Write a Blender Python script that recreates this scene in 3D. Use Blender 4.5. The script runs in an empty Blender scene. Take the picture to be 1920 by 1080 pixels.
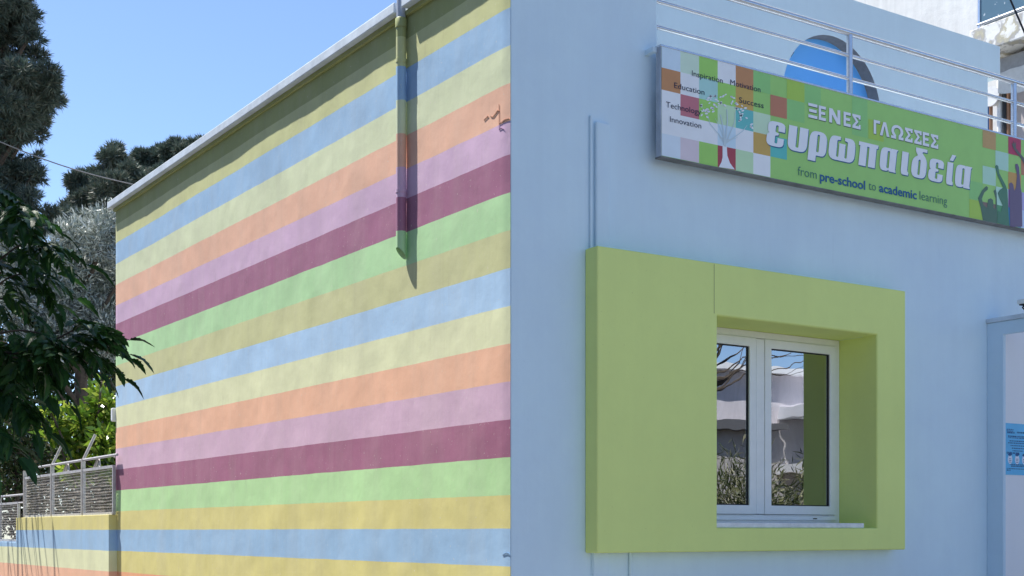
import bpy, bmesh, math, random
import numpy as np
from mathutils import Vector, Matrix, noise as mnoise

random.seed(7)
rng = np.random.default_rng(7)
S = bpy.context.scene
COL = S.collection
rad = math.radians

# ------------------------------------------------------------------ camera, sky, sun, exposure
F = 2490.0; YH = 996.0; EYE = 1.65
_a = math.atan2(3780, F)
VX, VY = math.cos(_a), math.sin(_a)          # viewing direction on the ground
RX, RY = VY, -VX                             # to the right of it
CX, CY = -7.4 * VX + .0089 * RX, -7.4 * VY + .0089 * RY

cam = bpy.data.cameras.new("camera")
camo = bpy.data.objects.new("camera", cam); COL.objects.link(camo)
camo.location = (CX, CY, EYE)
camo.rotation_euler = (rad(90), 0, _a - rad(90))
cam.sensor_width = 36; cam.lens = F / 1920 * 36
cam.shift_y = (YH - 540) / 1920
cam.clip_start = .05; cam.clip_end = 800
S.camera = camo

SUN = Vector((-1, 1.88, 4.05)).normalized()
SUN_EL = math.asin(SUN.z); SUN_AZ = math.atan2(SUN.x, SUN.y)
w = bpy.data.worlds.new("World"); S.world = w; w.use_nodes = True
nt = w.node_tree; bg = nt.nodes["Background"]
sky = nt.nodes.new("ShaderNodeTexSky"); sky.sky_type = 'NISHITA'; sky.sun_disc = False
sky.sun_elevation = SUN_EL; sky.sun_rotation = SUN_AZ
sky.altitude = 0; sky.air_density = .7; sky.dust_density = .2; sky.ozone_density = 3.0
nt.links.new(sky.outputs[0], bg.inputs[0]); bg.inputs[1].default_value = .132
sl = bpy.data.lights.new("sun", 'SUN'); sl.energy = 5.0; sl.angle = rad(.55); sl.color = (1, .955, .88)
slo = bpy.data.objects.new("sun", sl); COL.objects.link(slo)
slo.rotation_euler = (-SUN).to_track_quat('-Z', 'Y').to_euler()
slo.location = (-5, 8, 20)
S.view_settings.view_transform = 'Standard'; S.view_settings.look = 'None'
S.view_settings.exposure = .88; S.view_settings.gamma = 1
S.view_settings.use_curve_mapping = False
S.render.engine = 'CYCLES'

# ------------------------------------------------------------------ helpers
def wp(px, py, v):
    """point v metres in front of the camera in a given direction"""
    u = (px - 960) / F
    return Vector((CX + v * (VX + u * RX), CY + v * (VY + u * RY), EYE + v * (YH - py) / F))
def onY(px, py, y=0):
    u = (px - 960) / F; dx, dy = VX + u * RX, VY + u * RY
    return wp(px, py, (y - CY) / dy)
def onX(px, py, x=0):
    u = (px - 960) / F; dx, dy = VX + u * RX, VY + u * RY
    return wp(px, py, (x - CX) / dx)

def lin(c):
    return tuple(((x / 255) / 12.92 if x / 255 <= .04045 else ((x / 255 + .055) / 1.055) ** 2.4) for x in c)
def srgb(r, g, b, k=1.0):
    l = lin((r, g, b)); return (l[0] * k, l[1] * k, l[2] * k, 1)
def soft(c, f=.17):
    g_ = .25 * c[0] + .65 * c[1] + .1 * c[2]
    return tuple(v + (g_ - v) * f for v in c[:3]) + (1,)

def tag(o, label=None, cat=None, group=None, kind=None):
    if label: o['label'] = label
    if cat: o['category'] = cat
    if group: o['group'] = group
    if kind: o['kind'] = kind
    return o
def empty(name, loc=(0, 0, 0), parent=None):
    o = bpy.data.objects.new(name, None); COL.objects.link(o); o.location = loc
    o.empty_display_size = .2
    if parent: o.parent = parent; o.matrix_parent_inverse = Matrix.Translation(parent.location).inverted()
    return o
def worldloc(p):
    l = Vector(p.location)
    while p.parent: p = p.parent; l = l + p.location
    return l

class MB:
    """collects shapes given in world coordinates, builds ONE mesh object"""
    def __init__(s): s.v = []; s.f = []; s.m = []; s.smooth = False
    def add(s, vs, fs, mi=0):
        b = len(s.v); s.v += [tuple(q) for q in vs]; s.f += [tuple(i + b for i in f) for f in fs]; s.m += [mi] * len(fs)
        return s
    def box(s, a, b, mi=0):
        x0, x1 = sorted((a[0], b[0])); y0, y1 = sorted((a[1], b[1])); z0, z1 = sorted((a[2], b[2]))
        vs = [(x0,y0,z0),(x1,y0,z0),(x1,y1,z0),(x0,y1,z0),(x0,y0,z1),(x1,y0,z1),(x1,y1,z1),(x0,y1,z1)]
        return s.add(vs, [(0,3,2,1),(4,5,6,7),(0,1,5,4),(1,2,6,5),(2,3,7,6),(3,0,4,7)], mi)
    def tube(s, pts, r, n=8, caps=True, mi=0):
        pts = [Vector(p) for p in pts]
        rs = r if isinstance(r, (list, tuple)) else [r] * len(pts)
        base = None; rings = []
        for i, p in enumerate(pts):
            d = (pts[min(i+1, len(pts)-1)] - pts[max(i-1, 0)]).normalized()
            if base is None: base = d.orthogonal().normalized()
            base = (base - d * base.dot(d)).normalized(); c = d.cross(base)
            rings.append([p + (base * math.cos(t) + c * math.sin(t)) * rs[i] for t in [2*math.pi*k/n for k in range(n)]])
        vs = [q for rg in rings for q in rg]; fs = []
        for i in range(len(pts) - 1):
            for k in range(n):
                fs.append((i*n+k, i*n+(k+1) % n, (i+1)*n+(k+1) % n, (i+1)*n+k))
        if caps: fs.append(tuple(range(n-1, -1, -1))); fs.append(tuple((len(pts)-1)*n+k for k in range(n)))
        return s.add(vs, fs, mi)
    def prism(s, poly, fn, t0, t1, mi=0):
        """poly: 2D points, fn(a,b,t)->3D"""
        n = len(poly)
        vs = [fn(a, b, t0) for a, b in poly] + [fn(a, b, t1) for a, b in poly]
        fs = [tuple(range(n)), tuple(range(2*n-1, n-1, -1))] + [(i, i+n, (i+1) % n + n, (i+1) % n) for i in range(n)]
        return s.add(vs, fs, mi)
    def grid_solid(s, xs, ys, zs, solid, mi=0):
        nx, ny, nz = len(xs)-1, len(ys)-1, len(zs)-1
        S_ = lambda i, j, k: 0 <= i < nx and 0 <= j < ny and 0 <= k < nz and solid(i, j, k)
        idx = {}; vs = []; fs = []
        def V(i, j, k):
            if (i, j, k) not in idx: idx[(i, j, k)] = len(vs); vs.append((xs[i], ys[j], zs[k]))
            return idx[(i, j, k)]
        for i in range(nx):
            for j in range(ny):
                for k in range(nz):
                    if not S_(i, j, k): continue
                    if not S_(i-1,j,k): fs.append((V(i,j,k),V(i,j,k+1),V(i,j+1,k+1),V(i,j+1,k)))
                    if not S_(i+1,j,k): fs.append((V(i+1,j,k),V(i+1,j+1,k),V(i+1,j+1,k+1),V(i+1,j,k+1)))
                    if not S_(i,j-1,k): fs.append((V(i,j,k),V(i+1,j,k),V(i+1,j,k+1),V(i,j,k+1)))
                    if not S_(i,j+1,k): fs.append((V(i,j+1,k),V(i,j+1,k+1),V(i+1,j+1,k+1),V(i+1,j+1,k)))
                    if not S_(i,j,k-1): fs.append((V(i,j,k),V(i,j+1,k),V(i+1,j+1,k),V(i+1,j,k)))
                    if not S_(i,j,k+1): fs.append((V(i,j,k+1),V(i+1,j,k+1),V(i+1,j+1,k+1),V(i,j+1,k+1)))
        return s.add(vs, fs, mi)
    def build(s, name, mats, parent=None, bevel=0, smooth=False, sharp=40, segs=2):
        me = bpy.data.meshes.new(name)
        off = worldloc(parent) if parent else Vector((0, 0, 0))
        me.from_pydata([tuple(Vector(q) - off) for q in s.v], [], s.f)
        mats = mats if isinstance(mats, (list, tuple)) else [mats]
        for m in mats: me.materials.append(m)
        if len(mats) > 1: me.polygons.foreach_set('material_index', s.m)
        if smooth:
            me.polygons.foreach_set('use_smooth', [True] * len(me.polygons))
            try: me.set_sharp_from_angle(angle=rad(sharp))
            except Exception: pass
        me.update()
        o = bpy.data.objects.new(name, me); COL.objects.link(o)
        if parent: o.parent = parent
        if bevel:
            b = o.modifiers.new('bevel', 'BEVEL'); b.width = bevel; b.segments = segs; b.limit_method = 'ANGLE'; b.angle_limit = rad(35)
        return o

def thing(name, loc, label, cat, group=None):
    return tag(empty(name, loc), label, cat, group)

# ------------------------------------------------------------------ materials
def newmat(name):
    m = bpy.data.materials.new(name); m.use_nodes = True
    t = m.node_tree; return m, t, t.nodes['Principled BSDF'], t.nodes['Material Output']
def N(t, typ, **kw):
    n = t.nodes.new(typ)
    for k, v in kw.items():
        if k in n.inputs.keys(): n.inputs[k].default_value = v
        else: setattr(n, k, v)
    return n
def noise_tex(t, scale, detail=4, rough=.55, vec=None, dim='3D'):
    n = t.nodes.new('ShaderNodeTexNoise'); n.inputs['Scale'].default_value = scale
    n.inputs['Detail'].default_value = detail; n.inputs['Roughness'].default_value = rough
    if vec is not None: t.links.new(vec, n.inputs['Vector'])
    return n
def ramp(t, src, stops, interp='LINEAR'):
    r = t.nodes.new('ShaderNodeValToRGB'); r.color_ramp.interpolation = interp
    e = r.color_ramp.elements
    while len(e) > 1: e.remove(e[0])
    e[0].position = stops[0][0]; e[0].color = stops[0][1]
    for p, c in stops[1:]:
        x = e.new(p); x.color = c
    t.links.new(src, r.inputs[0]); return r
def mixc(t, a, b, fac, mode='MIX'):
    m = t.nodes.new('ShaderNodeMix'); m.data_type = 'RGBA'; m.blend_type = mode
    for i, s in ((6, a), (7, b)):
        if isinstance(s, tuple): m.inputs[i].default_value = s
        else: t.links.new(s, m.inputs[i])
    if isinstance(fac, (int, float)): m.inputs[0].default_value = fac
    else: t.links.new(fac, m.inputs[0])
    return m.outputs[2]
def wpos(t, scale=(1, 1, 1)):
    g = t.nodes.new('ShaderNodeNewGeometry'); mp = t.nodes.new('ShaderNodeMapping')
    mp.inputs['Scale'].default_value = scale; t.links.new(g.outputs['Position'], mp.inputs['Vector'])
    return mp.outputs[0]
def bump(t, p, h, strength, dist):
    b = t.nodes.new('ShaderNodeBump'); b.inputs['Strength'].default_value = strength; b.inputs['Distance'].default_value = dist
    t.links.new(h, b.inputs['Height'])
    return b
def G(v): return (v, v, v, 1)

def plaster(name, base, var=.12, rough=.85, grain=.6, streak=.12):
    """painted render: blotches, vertical water streaks, fine grain"""
    m, t, p, o = newmat(name)
    n1 = noise_tex(t, .9, 7, .68, wpos(t))
    n2 = noise_tex(t, 1.0, 5, .65, wpos(t, (9, 9, .8)))
    lo = tuple(c * (1 - var) for c in base[:3]) + (1,); hi = tuple(min(1, c * (1 + var)) for c in base[:3]) + (1,)
    r1 = ramp(t, n1.outputs[0], [(.3, lo), (.7, hi)])
    r2 = ramp(t, n2.outputs[0], [(.35, G(1 - streak)), (.65, G(1))])
    c = mixc(t, r1.outputs[0], r2.outputs[0], 1.0, 'MULTIPLY')
    n4 = noise_tex(t, 1.0, 6, .7, wpos(t, (15, 15, 1.3))); f4 = ramp(t, n4.outputs[0], [(.64, G(0)), (.82, G(.22))])
    c = mixc(t, c, tuple(v * .62 for v in base[:3]) + (1,), f4.outputs[0])
    n5 = noise_tex(t, 70, 2, .5, wpos(t)); f5 = ramp(t, n5.outputs[0], [(.72, G(0)), (.77, G(.35))])
    c = mixc(t, c, tuple(v * .7 for v in base[:3]) + (1,), f5.outputs[0])
    t.links.new(c, p.inputs['Base Color']); p.inputs['Roughness'].default_value = rough
    p.inputs['Specular IOR Level'].default_value = .25
    g = noise_tex(t, 260, 3, .6, wpos(t)); g2 = noise_tex(t, 9, 4, .55, wpos(t))
    b1 = bump(t, p, g2.outputs[0], .35, .012); b2 = bump(t, p, g.outputs[0], grain, .0015)
    t.links.new(b1.outputs[0], b2.inputs['Normal']); t.links.new(b2.outputs[0], p.inputs['Normal'])
    return m

def simple(name, base, rough=.5, metal=0, var=.1, scale=20, bumpd=.0005, spec=.5):
    m, t, p, o = newmat(name)
    n = noise_tex(t, scale, 5, .6, wpos(t))
    lo = tuple(c * (1 - var) for c in base[:3]) + (1,); hi = tuple(min(1, c * (1 + var)) for c in base[:3]) + (1,)
    r = ramp(t, n.outputs[0], [(.3, lo), (.7, hi)])
    t.links.new(r.outputs[0], p.inputs['Base Color'])
    p.inputs['Roughness'].default_value = rough; p.inputs['Metallic'].default_value = metal
    p.inputs['Specular IOR Level'].default_value = spec
    if bumpd:
        n3 = noise_tex(t, scale * 6, 3, .5, wpos(t)); b = bump(t, p, n3.outputs[0], .5, bumpd)
        t.links.new(b.outputs[0], p.inputs['Normal'])
    return m

K = 1.08
C_YG = srgb(184, 190, 128, K); C_BL = srgb(136, 178, 216, K); C_PG = srgb(196, 208, 168, K); C_OR = srgb(219, 170, 142, K)
C_LI = srgb(194, 163, 196, K); C_MA = srgb(156, 98, 132, K); C_GR = srgb(160, 208, 150, K); C_YE = srgb(188, 192, 136, K)
C_BL2 = srgb(155, 194, 230, K); C_PG2 = srgb(208, 214, 168, K); C_OR2 = srgb(226, 172, 138, K); C_LI2 = srgb(198, 164, 190, K)
C_MA2 = srgb(158, 96, 128, K); C_GR2 = srgb(165, 212, 145, K); C_YE2 = srgb(202, 194, 112, K); C_OR3 = srgb(226, 158, 112, K)
C_TG = srgb(150, 160, 92, K)
BANDS = [(0, C_OR3), (1.000, C_LI2), (1.222, C_OR3), (1.436, C_YE2), (1.647, C_BL), (1.840, C_YE2), (2.048, C_GR2), (2.262, C_MA2),
         (2.470, C_LI2), (2.693, C_OR2), (2.886, C_PG2), (3.109, C_BL2), (3.317, C_YE), (3.522, C_GR), (3.727, C_MA),
         (3.920, C_LI), (4.128, C_OR), (4.354, C_PG), (4.550, C_BL), (4.745, C_YG), (9.9, C_TG)]
# (bottom height of band, colour); colour runs up to the next entry
def fix_bands(b):
    out = []; prev = 0
    for z, c in b: c = soft(c); out.append((prev, (min(.9, c[0] * 1.15), c[1] * 1.12, c[2] * 1.09, 1))); prev = z
    return out
def striped(name, bands, pipe=False):
    m, t, p, o = newmat(name)
    g = t.nodes.new('ShaderNodeNewGeometry'); sp = t.nodes.new('ShaderNodeSeparateXYZ'); t.links.new(g.outputs['Position'], sp.inputs[0])
    nz = noise_tex(t, 3.0, 4, .6, wpos(t))
    ma = N(t, 'ShaderNodeMath', operation='MULTIPLY_ADD'); t.links.new(nz.outputs[0], ma.inputs[0]); ma.inputs[1].default_value = .010
    ma.inputs[2].default_value = -.005
    ad = N(t, 'ShaderNodeMath', operation='ADD'); t.links.new(ma.outputs[0], ad.inputs[0]); t.links.new(sp.outputs[2], ad.inputs[1])
    dv = N(t, 'ShaderNodeMath', operation='DIVIDE'); t.links.new(ad.outputs[0], dv.inputs[0]); dv.inputs[1].default_value = 6.0
    r = ramp(t, dv.outputs[0], [(z / 6.0, c) for z, c in bands], 'CONSTANT')
    # chalky fading in soft vertical washes, blotches and a few rubbed spots
    a1 = noise_tex(t, 1.0, 6, .6, wpos(t, (4, 4, .55))); f1 = ramp(t, a1.outputs[0], [(.42, G(0)), (.75, G(.16))])
    c1 = mixc(t, r.outputs[0], srgb(214, 208, 196, .8), f1.outputs[0])
    a2 = noise_tex(t, 2.4, 6, .65, wpos(t)); f2 = ramp(t, a2.outputs[0], [(.3, G(.88)), (.7, G(1.06))])
    c2 = mixc(t, c1, f2.outputs[0], 1.0, 'MULTIPLY')
    a3 = noise_tex(t, 1.0, 5, .7, wpos(t, (26, 26, 1.0))); f3 = ramp(t, a3.outputs[0], [(.30, G(.95)), (.5, G(1))])
    c3 = mixc(t, c2, f3.outputs[0], .8, 'MULTIPLY')
    a4 = noise_tex(t, 1.0, 6, .7, wpos(t, (13, 13, 2.2))); f4 = ramp(t, a4.outputs[0], [(.62, G(0)), (.80, G(.30))])
    c3 = mixc(t, c3, srgb(150, 140, 122), f4.outputs[0])
    a5 = noise_tex(t, 55, 2, .5, wpos(t)); f5 = ramp(t, a5.outputs[0], [(.70, G(0)), (.76, G(.5))])
    c3 = mixc(t, c3, srgb(222, 216, 204), f5.outputs[0])
    t.links.new(c3, p.inputs['Base Color']); p.inputs['Roughness'].default_value = .45 if pipe else .8
    p.inputs['Specular IOR Level'].default_value = .3
    if not pipe:
        g0 = noise_tex(t, 4.5, 5, .5, wpos(t)); g1 = noise_tex(t, 26, 4, .55, wpos(t)); g2 = noise_tex(t, 300, 2, .5, wpos(t))
        b0 = bump(t, p, g0.outputs[0], .13, .02); b1 = bump(t, p, g1.outputs[0], .13, .006); b2 = bump(t, p, g2.outputs[0], .25, .001)
        t.links.new(b0.outputs[0], b1.inputs['Normal']); t.links.new(b1.outputs[0], b2.inputs['Normal']); t.links.new(b2.outputs[0], p.inputs['Normal'])
    return m
M = {}
bands_main = fix_bands(BANDS)
M['stripes'] = striped('striped wall paint', bands_main)
low_bands = [(0, C_OR2), (1.436, C_PG2), (1.647, C_BL), (1.840, C_YE2)]
low_bands = [(0, C_LI2), (1.0, C_LI2), (1.222, C_OR2), (1.436, C_PG2), (1.647, C_BL), (1.84, C_YE2), (9.9, C_YE2)]
M['low_stripes'] = striped('striped low wall paint', fix_bands(low_bands))
M['pipe'] = striped('striped pipe paint', bands_main, True)
M['blue_wall'] = plaster('pale blue wall paint', (.73, .885, 1.0, 1), .055, .85, .7, .025)
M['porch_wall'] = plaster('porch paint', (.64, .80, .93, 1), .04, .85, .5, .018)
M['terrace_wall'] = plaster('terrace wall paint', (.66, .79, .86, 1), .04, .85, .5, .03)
M['white_wall'] = plaster('white painted wall', (.88, .89, .92, 1), .02, .8, .3, .02)
M['surround'] = plaster('lime green surround paint', (.82, .91, .31, 1), .045, .8, .8, .018)
M['coping'] = simple('pale coping', (.62, .70, .78, 1), .6, 0, .15, 6, .001)
M['grey_pipe'] = simple('grey plastic pipe', (.42, .47, .56, 1), .45)
M['white_pvc'] = simple('white window profile', (.86, .87, .86, 1), .28, 0, .03, 12, 0)
M['gasket'] = simple('black gasket', (.015, .015, .018, 1), .6, 0, .05, 10, 0)
M['marble'] = simple('pale stone sill', (.74, .76, .78, 1), .35, 0, .15, 14, 0)
M['steel'] = simple('painted steel rail', (.62, .65, .70, 1), .25, .75, .08, 8, .0004)
M['sign_frame'] = simple('aluminium sign frame', (.45, .47, .52, 1), .4, .5, .15, 12, .0004)
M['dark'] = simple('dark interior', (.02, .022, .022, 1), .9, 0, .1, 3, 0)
M['fence'] = simple('galvanised fence steel', (.40, .37, .34, 1), .5, .3, .25, 18, .0006)
M['fence_w'] = simple('white painted fence rail', (.45, .44, .46, 1), .5, .1, .2, 18, .0006)
M['bark'] = simple('bark', (.09, .07, .055, 1), .95, 0, .4, 14, .01)
M['asphalt'] = simple('asphalt', (.09, .09, .092, 1), .9, 0, .25, 30, .003)
M['pave'] = simple('paving', (.22, .21, .20, 1), .85, 0, .2, 5, .002)
M['earth'] = simple('earth', (.16, .13, .09, 1), .95, 0, .3, 4, .01)
M['bounce_road'] = simple('light bounce road', (.15, .15, .15, 1), .9, 0, .2, 6, .003)  # unseen road, toned lighter than asphalt to bounce light onto the front wall
M['kerb'] = simple('kerb stone', (.38, .37, .35, 1), .8, 0, .15, 8, .002)
M['white_stucco'] = plaster('neighbour stucco', (.80, .79, .76, 1), .06)

def pane_mat():
    m, t, p, o = newmat('window glass')
    t.nodes.remove(p)
    gl = N(t, 'ShaderNodeBsdfGlossy'); gl.inputs['Roughness'].default_value = 0.0; gl.inputs['Color'].default_value = (.92, .96, 1, 1)
    tr = N(t, 'ShaderNodeBsdfTransparent'); tr.inputs['Color'].default_value = (.55, .62, .6, 1)
    fr = N(t, 'ShaderNodeFresnel'); fr.inputs['IOR'].default_value = 1.6
    ma = N(t, 'ShaderNodeMath', operation='MULTIPLY_ADD'); t.links.new(fr.outputs[0], ma.inputs[0]); ma.inputs[1].default_value = 1.0; ma.inputs[2].default_value = .37
    mx = N(t, 'ShaderNodeMixShader'); t.links.new(ma.outputs[0], mx.inputs[0]); t.links.new(tr.outputs[0], mx.inputs[1]); t.links.new(gl.outputs[0], mx.inputs[2])
    n = noise_tex(t, 2.2, 2, .5, wpos(t)); b = bump(t, None, n.outputs[0], .35, .004)
    t.links.new(b.outputs[0], gl.inputs['Normal'])
    t.links.new(mx.outputs[0], o.inputs['Surface'])
    return m
M['glass'] = pane_mat()

def leafmat(name, cols, trans=.25, rough=.5, spec=.4):
    m, t, p, o = newmat(name)
    g = t.nodes.new('ShaderNodeNewGeometry')
    r = ramp(t, g.outputs['Random Per Island'], [(i / max(1, len(cols) - 1), c) for i, c in enumerate(cols)])
    t.links.new(r.outputs[0], p.inputs['Base Color']); p.inputs['Roughness'].default_value = rough
    p.inputs['Specular IOR Level'].default_value = spec
    tl = N(t, 'ShaderNodeBsdfTranslucent'); t.links.new(r.outputs[0], tl.inputs['Color'])
    mx = N(t, 'ShaderNodeMixShader'); mx.inputs[0].default_value = trans
    t.links.new(p.outputs[0], mx.inputs[1]); t.links.new(tl.outputs[0], mx.inputs[2]); t.links.new(mx.outputs[0], o.inputs['Surface'])
    return m
M['pine'] = leafmat('pine needles', [(.05, .08, .065, 1), (.08, .12, .09, 1), (.14, .18, .145, 1), (.15, .15, .12, 1)], .1, .6)
M['olive'] = leafmat('olive leaves', [(.08, .10, .08, 1), (.24, .28, .24, 1), (.46, .50, .46, 1), (.64, .67, .64, 1)], .12, .4)
M['citrus'] = leafmat('citrus leaves', [(.04, .09, .015, 1), (.10, .20, .02, 1), (.24, .36, .04, 1), (.42, .48, .08, 1)], .4, .25)
M['shrub'] = leafmat('shrub leaves', [(.02, .04, .015, 1), (.04, .08, .02, 1), (.08, .13, .04, 1), (.16, .13, .09, 1)], .2, .22)
M['melia'] = leafmat('dark toothed leaves', [(.013, .045, .012, 1), (.025, .08, .018, 1), (.05, .12, .025, 1)], .35, .42, .3)
M['hedge'] = leafmat('hedge leaves', [(.02, .035, .012, 1), (.06, .085, .025, 1), (.14, .15, .06, 1), (.42, .40, .26, 1)], .2, .5)

# ------------------------------------------------------------------ setting: ground, pavement, road
g = MB().add([(-300, -300, -.3), (300, -300, -.3), (300, 300, -.3), (-300, 300, -.3)], [(0, 1, 2, 3)]).build('ground', M['earth']); tag(g, kind='structure')
pv = MB()
pv.box((-2.2, -2.4, -.3), (60, -.001, 0)).box((-2.2, 0, -.3), (-.001, 60, 0))
pv = pv.build('pavement', M['pave']); tag(pv, kind='structure')
kb = MB().box((-2.35, -2.55, -.3), (60, -2.4, .004)).box((-2.35, -2.399, -.3), (-2.2, 60, .004)).build('kerb', M['kerb'], bevel=.01); tag(kb, kind='structure')
rd = MB().add([(-9, -60, -.12), (-2.35, -60, -.12), (-2.35, 60, -.12), (-9, 60, -.12)], [(0, 1, 2, 3)])
rd = rd.build('road', M['asphalt']); tag(rd, kind='structure')
r2_ = MB().add([(-2.35, -9, -.12), (60, -9, -.12), (60, -2.55, -.12), (-2.35, -2.55, -.12)], [(0, 1, 2, 3)]).build('road', M['bounce_road']); tag(r2_, kind='structure')
fp = MB().box((-2.0, -11.5, -.3), (60, -9.01, 0)).build('far_pavement', M['pave']); tag(fp, kind='structure')
yd = MB().add([(.05, 7.4, .6), (30, 7.4, .6), (30, 60, .6), (.05, 60, .6)], [(0, 1, 2, 3)]).build('yard_ground', M['earth']); tag(yd, kind='structure')

# ------------------------------------------------------------------ the school building
TOP = 4.93; LW = 7.305; PIER = 1.055; DECK = 4.28
B = thing('school_building', (0, 0, 0), 'one storey building with pastel striped side wall and pale blue front wall', 'building')
# striped side wall: slightly uneven render, so that the grazing sun catches it
def wall_x(y, z):
    q = Vector((y, z, 0)); e = max(0, min(1, y / .06, (LW - y) / .06))
    d = .0062 * mnoise.noise(q * .9) + .0022 * mnoise.noise(q * 3.1 + Vector((5, 2, 1))) + .0012 * mnoise.noise(q * 9 + Vector((1, 7, 3)))
    return min((d - .008) * e, -.0006 * e)
def uneven_wall():
    ny, nz = 240, 170
    mb = MB(); vs = []
    for j in range(ny + 1):
        y = LW * j / ny
        for k in range(nz + 1):
            z = TOP * k / nz
            vs.append((wall_x(y, z), y, z))
    fs = []
    for j in range(ny):
        for k in range(nz):
            a = j * (nz + 1) + k; fs.append((a, a + 1, a + nz + 2, a + nz + 1))
    mb.add(vs, fs)
    return mb
sw = uneven_wall().build('side_wall', M['stripes'], B, smooth=True, sharp=60); sw['label'] = 'side wall painted in horizontal pastel stripes'

# front wall, one mesh with the window opening and the lower parapet behind the sign
SP = -.12
wx0, wx1 = onY(1345, 591, SP).x, onY(1645, 627, SP).x
wz0, wz1 = onY(1345, 990, SP).z, onY(1645, 627, SP).z
QW = .243
xs = [.003, PIER, wx0, wx1, 4.157 + .14, 6.3]; zs = [0, wz0, wz1, DECK, TOP]
PORX = 4.157
xs = [.003, PIER, wx0, wx1, PORX + .14, 7.2]
def solid(i, j, k):
    if i == 2 and k == 1: return False
    if k == 3 and i > 0: return False
    return True
fw = MB().grid_solid(xs, [0, .25], zs, solid).build('front_wall', M['blue_wall'], B, bevel=.006); fw['label'] = 'pale blue rendered front wall'
bk = MB().box((.25, LW - .25, 0), (7.2, LW, TOP)).box((6.95, .25, 0), (7.2, LW - .25, TOP)).build('rear_wall', M['blue_wall'], B)
dk = MB().box((.02, .02, DECK - .02 - .15), (7.19, LW - .02, DECK - .02)).build('roof_deck', M['kerb'], B)

# coping along the roof edge
cp = MB()
zc0, zc1 = TOP - .004, TOP + .062
OV = .072
yg0, yg1 = 1.185 - .05, 1.185 + .045       # gap where the pipe passes
cp.box((-OV, yg1, zc0), (.28, LW + .06, zc1)); cp.box((-OV, -.06, zc0), (.28, yg0, zc1)); cp.box((.0, yg0 + .0005, zc0), (.28, yg1 - .0005, zc1))
cp.box((.2805, LW - .28, zc0), (7.2, LW + .06, zc1)); cp.box((.2805, -.06, zc0), (PIER + .01, .28, zc1))
cpo = cp.build('coping', M['coping'], B, bevel=.006); cpo['label'] = 'pale concrete coping along the roof edge'
dm = MB().box((-.028, .0, TOP - .035), (-.0005 - .002, LW, TOP - .006)).build('coping_moulding', M['stripes'], B)

# rain pipe, painted with the wall's stripes
pb = onX(757, 474, -.04)
PR = .032; PXA = -.045; PY = 1.185
def pipe_mesh():
    mb = MB(); n = 24; zb = pb.z
    rings = []
    for (r, z, dx) in [(PR - .006, zb + .05, 0), (PR, zb, 0), (PR, zb + .10, 0), (PR, 3.9, 0), (PR, 4.4, .0), (PR, TOP - .07, 0)]:
        ring = []
        for k in range(n):
            a = 2 * math.pi * k / n; x, y = math.cos(a) * r, math.sin(a) * r
            zz = z
            if z <= zb + .05: zz = z + (.035 * (x / PR) * -1 - .0 * y) * 1.0   # cut on the slant
            ring.append((PXA + dx + x, PY + y, zz))
        rings.append(ring)
    vs = [q for r_ in rings for q in r_]; fs = []
    for i in range(len(rings) - 1):
        for k in range(n): fs.append((i*n+k, i*n+(k+1) % n, (i+1)*n+(k+1) % n, (i+1)*n+k))
    mb.add(vs, fs); return mb
DP = pipe_mesh().build('rain_pipe', M['pipe'], B, smooth=True); DP['label'] = 'rain pipe painted over with the stripes of the wall'
def child(mb, name, mat, par, **k):
    return mb.build(name, mat, par, **k)
up = MB().tube([(PXA, PY, TOP - .085), (PXA, PY, TOP + .5)], PR * .9, 20).build('upper_pipe', M['grey_pipe'], DP, smooth=True)
co = MB().tube([(PXA, PY, TOP - .11), (PXA, PY, TOP - .055), (PXA, PY, TOP - .05)], [PR + .005, PR + .005, PR + .001], 20).build('pipe_socket', M['pipe'], DP, smooth=True)
for z in (4.60, 3.78):
    MB().box((PXA, PY - .006, z + .004), (-.002, PY + .006, z + .018)).build('pipe_bracket', M['pipe'], DP)
    MB().tube([(PXA, PY, z), (PXA, PY, z + .022)], PR + .003, 20).build('pipe_clip', M['pipe'], DP, smooth=True)

# cracks in the render close to the corner: thin dark open slits with a lifted lip
def crack(pts, wd, name='crack'):
    a = [onX(px, py, -.004) for px, py in pts]; a = [Vector((wall_x(q.y, q.z) - .0008, q.y, q.z)) for q in a]
    mb = MB()
    for i in range(len(a) - 1):
        p, q = a[i], a[i+1]; w0 = wd * (.35 + .65 * math.sin(math.pi * (i + .3) / len(a)))
        mb.add([p + Vector((0, 0, w0)), q + Vector((0, 0, w0 * .8)), q - Vector((0, 0, w0 * .6)), p - Vector((0, 0, w0))], [(0, 1, 2, 3)])
        up_ = Vector((-.004, 0, 0))
        mb.add([p + Vector((0, 0, w0)) , q + Vector((0, 0, w0 * .8)), q + Vector((0, 0, w0 * .8 + .005)) + up_, p + Vector((0, 0, w0 + .005)) + up_], [(0, 1, 2, 3)], 1)
    o = mb.build(name, [M['dark'], M['stripes']], sw); return o
crack([(909, 227), (914, 222), (917, 219)], 0.0014)
crack([(921, 220), (926, 221), (931, 214), (935, 209), (938, 210)], 0.0017)
crack([(938, 234), (943, 231), (948, 226), (955, 224)], 0.0017)
crack([(937, 196), (937.3, 214), (937.6, 232), (938, 246)], 0.0004)
crack([(938, 244), (942, 242), (947, 244)], 0.0008)
crack([(943, 1042), (950, 1038), (955, 1040)], 0.0009)

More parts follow.
